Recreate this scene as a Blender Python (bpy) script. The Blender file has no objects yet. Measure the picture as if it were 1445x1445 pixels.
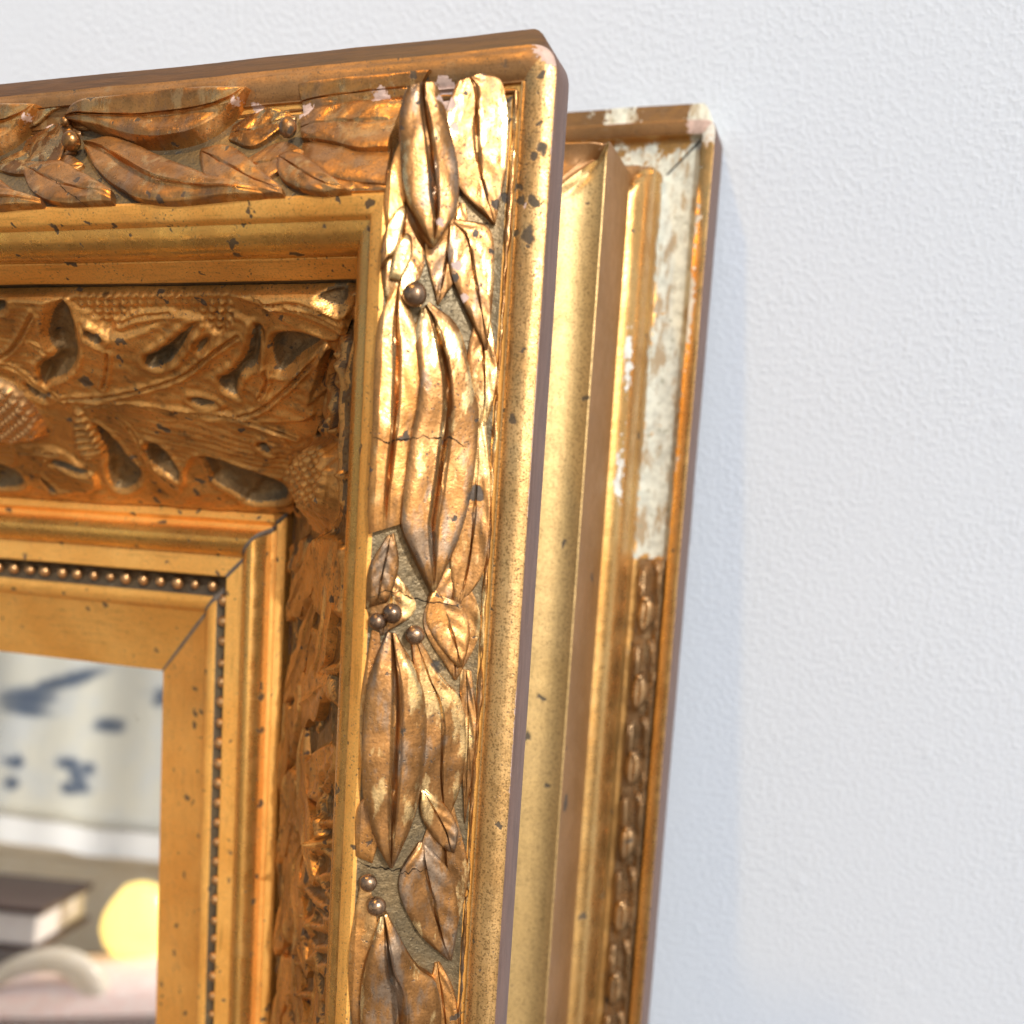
import bpy, math, random
import numpy as np
from mathutils import Matrix, Vector

# ------------------------------------------------------------------ scene, camera, light
scene = bpy.context.scene
col = scene.collection
U = 0.015                      # one modelling unit in metres
LEAN = math.radians(8.0)       # both frames lean back against the wall
H = 48.0                       # height of the front frame in units
W = 36.0                       # width of the front frame in units
LEANM = Matrix.Rotation(-LEAN, 4, 'X')

def frame_to_world(x, y, h):
    """x right, y up from the top outer corner, h towards the viewer (units)."""
    return LEANM @ Vector((x * U, -h * U, (y + H) * U))

cam_data = bpy.data.cameras.new('camera')
cam = bpy.data.objects.new('camera', cam_data)
col.objects.link(cam)
CAM_POS = (4.38419, -6.35121, 13.68160)
CAM_R = ((0.9482156, 0.0645025, -0.3110091), (0.1000551, -0.9899708, 0.0997339), (-0.3014568, -0.1256873, -0.9451595))
vr = LEANM.to_3x3() @ Vector((CAM_R[0][0], -CAM_R[0][2], CAM_R[0][1]))
vd = LEANM.to_3x3() @ Vector((CAM_R[1][0], -CAM_R[1][2], CAM_R[1][1]))
vf = LEANM.to_3x3() @ Vector((CAM_R[2][0], -CAM_R[2][2], CAM_R[2][1]))
mw = Matrix((vr, -vd, -vf)).transposed().to_4x4()
mw.translation = frame_to_world(*CAM_POS)
cam.matrix_world = mw
cam_data.sensor_width = 36.0
cam_data.lens = 36.0 * 1451.23 / 1445.0
cam_data.shift_x = -(731.47 - 722.5) / 1445.0
cam_data.shift_y = (944.14 - 722.5) / 1445.0
cam_data.clip_start = 0.01
cam_data.clip_end = 500.0
cam_data.dof.use_dof = True
cam_data.dof.focus_distance = 15.6 * U
cam_data.dof.aperture_fstop = 36.15 / 3.3
scene.camera = cam

SUN_AZ = math.radians(42.0)    # to the right of the wall's normal
SUN_EL = math.radians(31.0)
world = bpy.data.worlds.new('World')
scene.world = world
world.use_nodes = True
nt = world.node_tree
sky = nt.nodes.new('ShaderNodeTexSky')
sky.sky_type = 'NISHITA'
sky.sun_disc = False
sky.sun_elevation = SUN_EL
sky.sun_rotation = math.pi - SUN_AZ
sky.air_density = 1.0
sky.dust_density = 2.5
bg = nt.nodes['Background']
bg.inputs['Strength'].default_value = 0.085
nt.links.new(sky.outputs['Color'], bg.inputs['Color'])
sun_data = bpy.data.lights.new('sun', 'SUN')
sun_data.energy = 2.0
sun_data.angle = math.radians(0.5)
sun_data.color = (1.0, 0.985, 0.96)
sun = bpy.data.objects.new('sun', sun_data)
col.objects.link(sun)
sdir = Vector((math.sin(SUN_AZ) * math.cos(SUN_EL), -math.cos(SUN_AZ) * math.cos(SUN_EL), math.sin(SUN_EL)))
sun.rotation_euler = sdir.to_track_quat('Z', 'Y').to_euler()
sun.location = (2, -2, 3)
# unseen weak warm area light added up to the left, behind the photographer, to give the soft edge of shade on the wall beside the frames
lamp_data = bpy.data.lights.new('added_warm_light', 'AREA')
lamp_data.shape = 'DISK'
lamp_data.size = 0.10
lamp_data.energy = 13.0
lamp_data.color = (1.0, 0.60, 0.16)
added_warm_light = bpy.data.objects.new('added_warm_light', lamp_data)
col.objects.link(added_warm_light)
LAMP_AZ, LAMP_EL, LAMP_D = math.radians(-31.0), math.radians(60.0), 2.3
lamp_to = Vector((0.05, 0.22, 0.55))
ldir = Vector((math.sin(LAMP_AZ) * math.cos(LAMP_EL), -math.cos(LAMP_AZ) * math.cos(LAMP_EL), math.sin(LAMP_EL)))
added_warm_light.location = lamp_to + ldir * LAMP_D
added_warm_light.rotation_euler = ldir.to_track_quat('Z', 'Y').to_euler()
vs = scene.view_settings
vs.view_transform = 'Standard'
vs.look = 'None'
vs.gamma = 1.0
vs.exposure = 0.45
scene.cycles.use_denoising = True
scene.cycles.max_bounces = 8
scene.cycles.sample_clamp_indirect = 6.0

random.seed(7)
rng = np.random.default_rng(11)

# ------------------------------------------------------------------ carved ornament, measured along (s) and across (u or w) each rail

LEAF_R = [('r2',[(0.535,1.227),(1.208,1.335),(1.769,1.129),(2.171,0.738)],[(0.398,0.99),(0.535,0.762),(1.323,0.656),(2.168,0.712)],0.06,0.03,0.1,1),('r3',[(2.325,1.314),(2.615,1.222),(2.975,1.142),(3.479,0.921),(3.825,0.76)],[(2.107,1.113),(2.286,0.81),(2.966,0.719),(3.822,0.724)],0.1,0.03,0.1,1),('r8',[(3.928,1.014),(4.85,0.826),(5.814,0.861),(7.1,1.052)],[(3.901,0.773),(4.841,0.703),(5.998,0.711),(7.095,0.984)],0.05,0.0,0.02,0),('r4',[(2.091,1.769),(2.235,1.857),(2.574,1.963),(2.903,1.989)],[(2.16,1.739),(2.31,1.759),(2.676,1.838),(2.948,1.993)],0.06,0.12,0.16,0),('r5',[(2.428,1.754),(2.72,1.836),(3.068,1.875)],[(2.526,1.628),(2.771,1.669),(3.086,1.779)],0.08,0.1,0.12,0),('r0',[(1.631,1.932),(1.988,1.973),(2.424,1.93)],[(1.263,1.803),(1.779,1.74),(2.5,1.83)],0.05,0.06,0.08,0),('r7',[(3.165,1.859),(3.742,1.97),(4.964,1.971),(5.9,1.993),(6.411,1.964)],[(3.146,1.707),(3.878,1.537),(4.607,1.522),(5.631,1.611),(6.268,1.651)],0.12,0.08,0.14,2),('r6',[(3.467,1.588),(3.765,1.549),(4.446,1.465),(5.231,1.528),(6.023,1.577),(6.379,1.549),(7.167,1.246)],[(3.245,1.372),(3.627,1.125),(4.455,0.905),(4.764,0.847),(5.562,0.877),(6.296,0.987),(7.165,1.223)],0.16,0.1,0.2,2),('r1',[(0.767,1.793),(1.064,1.857),(1.9,1.787),(2.361,1.601),(2.61,1.459)],[(0.686,1.503),(1.02,1.374),(1.671,1.215),(2.17,1.235),(2.603,1.415)],0.16,0.16,0.22,2),('r9',[(6.481,1.839),(6.888,1.944),(7.452,1.974)],[(6.346,1.631),(6.827,1.645),(7.357,1.732)],0.08,0.08,0.04,1),('r9b',[(7.167,1.263),(7.536,1.264),(7.8,1.167)],[(7.08,1.166),(7.322,1.078),(7.792,0.985)],0.05,0.06,0.04,0),('r12',[(7.271,1.329),(7.47,1.253),(7.753,1.173),(8.074,0.977),(8.215,0.864)],[(7.137,1.092),(7.369,0.871),(7.776,0.76),(8.213,0.811)],0.1,0.03,0.1,1),('r11',[(7.848,1.501),(8.375,1.348),(9.038,1.251),(9.796,1.235),(10.225,1.088),(10.355,0.885)],[(7.838,1.27),(8.368,1.069),(8.654,0.86),(9.156,0.744),(9.795,0.748),(10.355,0.849)],0.1,0.06,0.06,1),('r13',[(10.008,1.277),(10.351,1.194),(10.699,1.03),(10.897,0.859)],[(9.925,1.161),(10.226,0.945),(10.571,0.765),(10.92,0.778)],0.1,0.05,0.1,1),('r14',[(10.778,1.279),(11.205,1.381),(11.598,1.347),(12.141,1.116),(12.534,0.781)],[(10.786,1.062),(11.314,0.821),(11.974,0.692),(12.555,0.721)],0.1,0.05,0.1,1),('r10b',[(9.965,1.888),(10.345,1.962),(10.98,1.955)],[(10.215,1.736),(10.553,1.704),(11.065,1.773)],0.06,0.06,0.05,0),('r10',[(7.74,1.785),(8.229,1.835),(8.968,1.9),(10.007,1.858),(10.638,1.736),(11.09,1.571)],[(7.769,1.555),(8.335,1.383),(8.955,1.282),(9.795,1.293),(10.389,1.363),(11.091,1.537)],0.18,0.1,0.2,3),('r15',[(11.885,1.696),(12.627,1.764),(13.469,1.749),(14.374,1.669),(15.085,1.445)],[(11.764,1.509),(12.575,1.237),(12.906,0.983),(13.771,0.924),(15.095,1.378)],0.17,0.12,0.2,2),('r16',[(12.637,0.977),(13.088,0.956),(13.774,0.887),(14.238,0.733)],[(12.6,0.832),(13.095,0.674),(13.777,0.563),(14.238,0.654)],0.06,0.03,0.06,1)]
BERRY_R = [((3.254,1.615),0.165),((7.472,1.676),0.14),((7.599,1.849),0.12),((7.763,1.418),0.14),((11.319,1.801),0.13),((11.654,1.697),0.15)]
LEAF_T = [('t5a',[(3.765,0.463),(3.237,0.453),(2.631,0.456),(1.75,0.453)],[(3.682,0.815),(3.081,0.744),(2.454,0.727),(2.012,0.729)],0.1,0.06,0.1,1),('t5b',[(3.717,0.881),(3.313,0.791),(2.886,0.789),(2.104,0.834)],[(3.565,1.175),(2.998,1.284),(2.555,1.411),(2.08,1.442)],0.12,0.08,0.12,1),('t6',[(3.53,1.247),(2.99,1.302),(2.506,1.464),(2.068,1.475)],[(3.464,1.453),(2.934,1.704),(2.486,1.82),(1.982,1.876)],0.08,0.02,0.06,0),('t3a',[(5.206,1.168),(4.659,1.277),(4.0,1.654),(3.493,1.922)],[(5.171,1.351),(4.759,1.702),(4.04,1.927),(3.469,1.986)],0.1,0.03,0.1,1),('t3b',[(3.911,1.291),(3.464,1.453),(2.913,1.767),(2.457,1.991)],[(3.828,1.531),(3.541,1.765),(2.956,1.978),(2.487,1.989)],0.1,0.03,0.1,1),('t7',[(5.166,0.45),(4.445,0.45),(3.187,0.451),(1.992,0.458)],[(4.77,0.458),(4.125,0.459),(3.187,0.453),(2.051,0.455)],0.05,0.0,0.05,0),('t2',[(7.394,0.887),(6.785,1.018),(5.728,1.417),(4.745,1.735),(3.796,1.923)],[(7.3,1.176),(6.856,1.421),(6.215,1.758),(5.444,1.988),(3.772,1.988)],0.12,0.06,0.1,2),('t3',[(8.356,1.185),(7.658,1.342),(7.001,1.59),(6.306,1.852)],[(8.343,1.408),(7.757,1.75),(7.158,1.945),(6.243,1.985)],0.1,0.04,0.1,1),('t3c',[(9.172,1.211),(8.401,1.659),(7.999,1.84),(7.634,1.985)],[(9.128,1.475),(8.488,1.886),(7.994,1.985),(7.668,1.988)],0.1,0.04,0.1,1),('t4a',[(9.621,0.452),(8.805,0.454),(8.124,0.454),(7.57,0.454)],[(9.621,0.456),(8.805,0.453),(8.199,0.453),(7.607,0.459)],0.08,0.08,0.1,0),('t4',[(8.92,0.463),(8.576,0.457),(8.162,0.457),(7.901,0.455)],[(8.984,0.676),(8.528,0.671),(8.09,0.508),(7.865,0.46)],0.08,0.04,0.08,0),('t4b',[(8.374,1.107),(8.296,0.919),(7.934,0.744),(7.795,0.552)],[(8.127,1.351),(7.685,1.302),(7.674,1.033),(7.654,0.814)],0.08,0.04,0.08,0),('t1b',[(7.644,0.454),(7.316,0.456),(6.957,0.456),(6.673,0.458)],[(7.625,0.455),(7.28,0.452),(6.957,0.452),(6.638,0.46)],0.06,0.12,0.12,0),('t1',[(7.756,0.499),(7.461,0.451),(6.814,0.458),(5.771,0.455),(4.934,0.458),(4.542,0.453)],[(7.724,0.672),(7.184,0.809),(6.197,1.075),(5.393,1.057),(4.94,0.826),(4.542,0.454)],0.18,0.14,0.2,3)]
BERRY_T = [((7.476,0.974),0.15),((3.759,1.017),0.13),((7.783,0.492),0.08)]
TG = [[(8.154,-0.006),(8.449,0.144),(8.758,0.424),(9.011,0.716),(9.071,0.949),(9.039,1.101),(9.58,1.331),(9.717,1.475),(9.851,1.766),(9.785,1.931),(9.55,1.797),(9.117,1.68),(8.765,1.461),(8.52,1.216),(8.329,0.845),(8.162,0.49),(8.106,0.208),(8.131,0.055)],[(8.072,0.427),(7.944,0.554),(7.767,0.682),(7.685,0.811),(7.907,0.959),(8.063,0.894),(8.157,0.682)],[(7.239,1.087),(6.937,0.999),(6.572,0.814),(6.142,0.567),(5.822,0.434),(5.713,0.501),(6.036,0.743),(6.24,0.952),(6.571,1.24),(6.834,1.39),(7.117,1.468),(7.307,1.352)],[(6.086,0.812),(5.684,0.675),(5.727,0.839),(5.885,1.02),(6.107,1.163),(6.218,1.065)],[(4.889,0.499),(4.673,0.529),(4.751,0.833),(4.921,1.147),(5.143,1.442),(5.404,1.479),(5.737,1.858),(5.758,2.104),(5.997,2.004),(6.118,1.797),(6.094,1.591),(5.838,1.486),(5.479,1.25),(5.191,0.959),(5.016,0.71)],[(4.667,0.71),(4.326,0.649),(3.943,0.679),(3.655,0.798),(3.758,0.92),(4.242,1.204),(4.555,1.466),(4.8,1.552),(4.886,1.405),(4.833,1.083)],[(6.862,1.99),(6.579,1.948),(6.316,2.065),(6.2,2.224),(6.525,2.288),(6.811,2.205)],[(3.704,0.889),(3.551,1.042),(3.651,1.388),(3.865,1.65),(4.326,1.928),(4.473,2.069),(4.133,1.59),(3.866,1.2)],[(5.946,2.997),(5.727,2.949),(5.63,3.098),(5.667,3.334),(5.862,3.324),(5.967,3.152)],[(7.38,3.359),(7.084,3.324),(6.641,3.545),(6.042,3.881),(5.716,4.155),(5.887,4.642),(6.882,4.806),(7.059,4.417),(7.424,4.135),(7.334,3.747)],[(8.373,3.102),(8.119,3.031),(7.945,3.163),(7.906,3.611),(7.928,3.908),(8.145,4.313),(8.309,4.016),(8.502,3.77),(8.53,3.435)],[(9.269,2.621),(9.049,2.731),(8.978,2.967),(8.983,3.458),(8.807,3.916),(9.178,4.425),(9.857,4.654),(9.942,4.158),(9.482,3.482),(9.327,2.941)],[(10.301,1.738),(10.023,1.806),(9.783,2.137),(10.028,2.335),(10.267,2.149)],[(12.427,4.031),(12.238,4.112),(12.13,4.477),(12.16,4.813),(12.535,4.863),(12.578,4.458)],[(11.748,4.061),(11.483,4.205),(11.367,4.569),(11.363,4.805),(11.685,4.732),(11.79,4.409)],[(10.808,3.634),(10.323,3.783),(9.958,3.938),(10.237,4.131),(10.718,4.025),(11.107,3.78)],[(9.872,0.355),(9.577,0.373),(9.303,0.231),(9.209,0.013),(9.584,-0.022)],[(3.688,0.045),(3.368,-0.089),(2.949,-0.083),(3.042,0.247),(3.292,0.345),(3.512,0.215)]]
TM = [[(9.538,2.149),(8.401,2.028),(7.602,1.829),(6.696,1.602),(5.984,1.157),(5.207,0.741)],[(9.164,2.291),(8.718,2.203),(7.815,2.196),(7.081,2.323),(5.882,2.505),(5.101,2.922)],[(6.011,2.436),(5.537,2.312),(4.908,1.874),(4.291,1.397),(3.729,0.92)],[(10.353,1.27),(9.814,1.021),(8.884,0.297)],[(4.884,0.003),(4.459,0.179),(3.943,0.269),(3.476,0.473),(3.23,0.62)],[(4.459,0.179),(3.842,0.156),(3.421,0.33),(3.23,0.62)],[(12.094,3.589),(11.277,3.57),(10.586,3.536)],[(11.024,3.776),(10.739,4.116),(10.23,4.243)],[(8.754,2.26),(8.388,2.943),(8.602,3.947),(8.291,4.322)],[(7.827,1.041),(8.114,1.452),(8.462,1.847)],[(9.391,0.917),(9.108,1.153)],[(5.407,2.024),(5.096,1.674),(5.007,1.407)],[(10.407,1.341),(10.15,1.481),(9.903,1.841),(9.603,2.246)],[(7.369,0.555),(6.901,0.4),(6.295,0.358)]]
TS = [[(8.071,-0.035),(6.802,-0.079),(5.82,-0.037),(5.44,0.141),(6.015,0.329),(6.743,0.34),(7.35,0.523),(7.678,0.746),(7.823,0.365),(8.074,0.209)],[(6.028,-0.126),(5.083,-0.113),(5.022,0.291),(5.55,0.835),(5.696,0.649),(5.861,0.39),(6.302,0.373)]]
TA = [[(11.261,1.497),(10.598,1.596),(10.272,1.848),(10.217,2.34),(10.314,2.858),(10.696,3.244),(11.925,3.363),(12.68,3.289)]]
TR = [[(9.47,2.318),(9.165,2.348),(9.197,2.737),(9.268,3.141),(9.552,3.655),(10.228,3.756),(9.935,2.965)]]
TL = {'left':[(10.558,-0.252),(7.991,-0.154),(8.249,-0.007),(8.535,0.174),(9.011,0.716),(9.085,1.118),(9.681,1.474),(9.799,1.95),(10.434,1.377),(11.841,1.286)],'main':[(7.955,0.271),(7.673,0.843),(5.991,0.284),(5.281,0.289),(4.905,0.409),(4.751,0.833),(5.036,1.539),(4.555,1.466),(3.655,0.798),(3.657,0.95),(4.487,2.104),(4.429,2.419),(5.216,2.592),(5.899,2.542),(7.533,2.299),(8.73,2.222),(9.603,2.246),(9.55,1.797),(8.503,1.216)],'lower':[(9.177,2.31),(7.836,2.234),(7.38,2.332),(5.899,2.542),(5.117,2.961),(5.715,4.07),(6.093,3.843),(7.226,3.331),(7.692,3.683),(8.121,4.355),(8.45,3.938),(8.936,3.88),(8.978,2.967),(9.269,2.621)],'upper':[(4.844,-0.082),(4.062,-0.099),(3.688,0.045),(3.318,0.344),(3.079,0.275),(3.251,0.678),(3.522,0.889),(3.843,0.709),(4.301,0.589),(4.472,0.207)],'bottom':[(13.219,3.444),(11.975,3.43),(10.596,3.324),(10.274,3.65),(9.942,4.158),(10.452,4.718),(14.504,5.025)]}
RA = [[(5.503,4.653),(5.004,4.102),(4.754,2.41),(4.835,0.92),(5.313,0.495),(5.929,0.54),(6.467,1.066),(6.528,2.742),(5.89,4.241)]]
RL = {'stem':[(6.519,2.326),(6.407,0.503),(6.719,-0.2),(7.622,-0.526),(7.721,0.029),(7.927,2.46),(6.988,2.097)],'curl':[(7.011,2.026),(7.689,4.369),(8.074,4.323),(8.107,3.157),(7.473,2.203)],'curl2':[(6.481,3.157),(7.155,3.82),(7.35,3.465),(6.994,2.819),(6.557,2.85)],'mid':[(8.09,2.863),(8.935,3.698),(8.902,2.846),(9.178,2.28),(9.397,1.957),(9.487,1.274),(9.255,1.449),(9.066,1.104),(9.149,-0.083),(8.927,0.41),(8.665,0.485),(8.532,0.962),(8.283,1.011),(8.024,1.694)],'strip':[(8.881,2.702),(9.79,3.521),(10.581,3.889),(10.818,3.472),(9.831,2.509),(9.293,2.472)],'fan':[(10.621,2.875),(9.742,0.724),(9.696,0.145),(9.485,-0.627),(9.898,0.049),(10.447,1.083),(10.749,1.282),(10.66,0.245),(11.22,2.449),(10.802,2.312)],'blob':[(10.848,3.799),(10.684,2.41),(10.862,2.329),(11.272,2.589),(12.08,2.349),(12.391,3.997),(12.411,4.537),(11.366,3.862)],'low':[(11.956,3.857),(11.55,2.714),(11.908,2.01),(11.867,1.299),(12.056,0.652),(12.33,1.081),(12.601,1.937),(12.995,2.064),(13.919,2.82),(14.218,3.067),(13.53,3.529),(12.795,3.846)],'low2':[(14.753,3.938),(14.244,3.061),(14.429,2.489),(14.846,2.478),(15.744,3.228),(16.192,4.158),(15.932,4.394),(15.317,3.649)],'low3':[(13.25,1.406),(13.233,0.656),(14.02,0.38),(14.324,-0.029),(14.81,0.962),(14.107,0.85),(13.539,1.027),(14.112,2.334),(14.096,2.632)],'low4':[(16.299,4.316),(15.36,2.372),(15.347,0.983),(15.808,0.386),(16.842,2.215),(16.754,3.687)]}
RM = [[(10.899,0.993),(11.19,0.809),(11.477,0.627)],[(11.107,0.7),(10.815,-0.406)],[(11.428,0.637),(11.039,-0.558)],[(12.056,0.652),(12.247,-0.493)],[(11.102,0.841),(11.504,0.702),(11.505,-0.349)],[(11.396,0.549),(11.034,-0.564)],[(11.783,1.316),(11.533,0.755)],[(11.98,0.608),(11.692,-0.174)],[(12.154,0.229),(12.025,-0.398)],[(12.601,1.937),(12.55,1.417),(12.544,1.038),(12.378,0.241)],[(13.042,2.194),(13.104,1.435),(12.695,0.179)],[(13.108,1.176),(14.066,2.49)],[(13.21,0.661),(12.959,0.014)],[(13.442,0.495),(13.101,-0.449)],[(13.488,0.368),(13.385,-0.29)],[(13.49,0.849),(14.077,2.054)],[(15.14,3.192),(14.107,0.85)],[(4.984,0.134),(5.935,-0.049),(6.711,-0.402),(7.627,-0.476)],[(5.054,0.12),(5.15,-0.545)],[(13.218,2.229),(13.733,2.707),(13.623,2.146)],[(10.532,0.69),(9.909,-0.12)],[(9.818,3.679),(9.519,2.647)],[(8.569,0.596),(8.482,0.157)]]

# ------------------------------------------------------------------ helpers
def tag(o, label=None, cat=None, group=None, kind=None):
    if label: o['label'] = label
    if cat: o['category'] = cat
    if group: o['group'] = group
    if kind: o['kind'] = kind
    return o

def empty(name, matrix):
    o = bpy.data.objects.new(name, None)
    o.empty_display_size = 0.05
    col.objects.link(o)
    o.matrix_world = matrix
    return o

def mesh_obj(name, verts, faces, mats, parent=None, smooth=True, angle=40.0, fmat=None, attr=None):
    me = bpy.data.meshes.new(name)
    me.from_pydata([tuple(v) for v in verts], [], faces)
    for m in (mats if isinstance(mats, (list, tuple)) else [mats]):
        me.materials.append(m)
    if fmat is not None:
        me.polygons.foreach_set('material_index', np.asarray(fmat, dtype=np.int32))
    if smooth:
        me.polygons.foreach_set('use_smooth', np.ones(len(me.polygons), dtype=bool))
        me.set_sharp_from_angle(angle=math.radians(angle))
    if attr is not None:
        a = me.attributes.new('chip', 'FLOAT', 'POINT')
        a.data.foreach_set('value', np.asarray(attr, dtype=np.float32))
    me.update()
    o = bpy.data.objects.new(name, me)
    col.objects.link(o)
    if parent: o.parent = parent
    return o

_T = rng.random((64, 64, 64)).astype(np.float32)
def vnoise(p):
    """smooth value noise, p (N,3) -> -1..1"""
    p = np.asarray(p, float)
    i = np.floor(p).astype(int); f = p - i
    f = f * f * (3 - 2 * f)
    i %= 64; j = (i + 1) % 64
    def g(a, b, c): return _T[a, b, c]
    x0, y0, z0 = i.T; x1, y1, z1 = j.T
    fx, fy, fz = f.T
    c00 = g(x0, y0, z0) * (1 - fx) + g(x1, y0, z0) * fx
    c10 = g(x0, y1, z0) * (1 - fx) + g(x1, y1, z0) * fx
    c01 = g(x0, y0, z1) * (1 - fx) + g(x1, y0, z1) * fx
    c11 = g(x0, y1, z1) * (1 - fx) + g(x1, y1, z1) * fx
    return ((c00 * (1 - fy) + c10 * fy) * (1 - fz) + (c01 * (1 - fy) + c11 * fy) * fz) * 2 - 1

def fbm(p, oct=3):
    p = np.asarray(p, float); r = 0; a = 1.0
    for k in range(oct):
        r = r + a * vnoise(p * 2 ** k + 7.3 * k); a *= .5
    return r / 1.75

def sstep(a, b, x):
    t = np.clip((x - a) / (b - a), 0, 1)
    return t * t * (3 - 2 * t)

# ------------------------------------------------------------------ materials
class NT:
    def __init__(s, name):
        s.m = bpy.data.materials.new(name); s.m.use_nodes = True
        s.t = s.m.node_tree; s.b = s.t.nodes['Principled BSDF']
        tc = s.t.nodes.new('ShaderNodeTexCoord'); mp = s.t.nodes.new('ShaderNodeMapping')
        mp.inputs['Scale'].default_value = (1 / U, 1 / U, 1 / U)
        s.t.links.new(tc.outputs['Object'], mp.inputs['Vector']); s.co = mp.outputs['Vector']
    def link(s, a, b): s.t.links.new(a, b)
    def put(s, inp, v):
        if hasattr(v, 'is_output'): s.link(v, inp)
        else: inp.default_value = v
    def stretch(s, sc):
        mp = s.t.nodes.new('ShaderNodeMapping'); mp.inputs['Scale'].default_value = sc
        s.link(s.co, mp.inputs['Vector']); return mp.outputs['Vector']
    def noise(s, scale, detail=3, rough=.55, co=None, dist=0):
        n = s.t.nodes.new('ShaderNodeTexNoise'); n.inputs['Scale'].default_value = scale
        n.inputs['Detail'].default_value = detail; n.inputs['Roughness'].default_value = rough
        n.inputs['Distortion'].default_value = dist
        s.link(co or s.co, n.inputs['Vector']); return n.outputs['Fac']
    def voro(s, scale, feature='F1', out='Distance', co=None):
        n = s.t.nodes.new('ShaderNodeTexVoronoi'); n.inputs['Scale'].default_value = scale
        n.feature = feature; s.link(co or s.co, n.inputs['Vector']); return n.outputs[out]
    def ramp(s, f, a, b, lo=0.0, hi=1.0):
        n = s.t.nodes.new('ShaderNodeMapRange'); n.interpolation_type = 'SMOOTHSTEP'
        s.put(n.inputs['Value'], f); n.inputs['From Min'].default_value = a; n.inputs['From Max'].default_value = b
        n.inputs['To Min'].default_value = lo; n.inputs['To Max'].default_value = hi; return n.outputs['Result']
    def mix(s, f, a, b):
        n = s.t.nodes.new('ShaderNodeMix'); n.data_type = 'RGBA'
        s.put(n.inputs[0], f)
        for i, v in ((6, a), (7, b)):
            if isinstance(v, tuple): v = (*v[:3], 1)
            s.put(n.inputs[i], v)
        return n.outputs[2]
    def math(s, op, a, b=0.0, c=None):
        n = s.t.nodes.new('ShaderNodeMath'); n.operation = op
        s.put(n.inputs[0], a); s.put(n.inputs[1], b)
        if c is not None: s.put(n.inputs[2], c)
        return n.outputs[0]
    def attr(s, name):
        n = s.t.nodes.new('ShaderNodeAttribute'); n.attribute_name = name; return n.outputs['Fac']
    def bump(s, hgt, strength, dist, normal=None):
        n = s.t.nodes.new('ShaderNodeBump'); n.inputs['Strength'].default_value = strength
        n.inputs['Distance'].default_value = dist * U; s.put(n.inputs['Height'], hgt)
        if normal is not None: s.link(normal, n.inputs['Normal'])
        return n.outputs['Normal']
    def out(s, color, rough, metal=0.0, normal=None, **kw):
        if isinstance(color, tuple): color = (*color[:3], 1)
        s.put(s.b.inputs['Base Color'], color); s.put(s.b.inputs['Roughness'], rough); s.put(s.b.inputs['Metallic'], metal)
        if normal is not None: s.link(normal, s.b.inputs['Normal'])
        for k, v in kw.items(): s.put(s.b.inputs[k.replace('_', ' ')], v)
        return s.m

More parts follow.
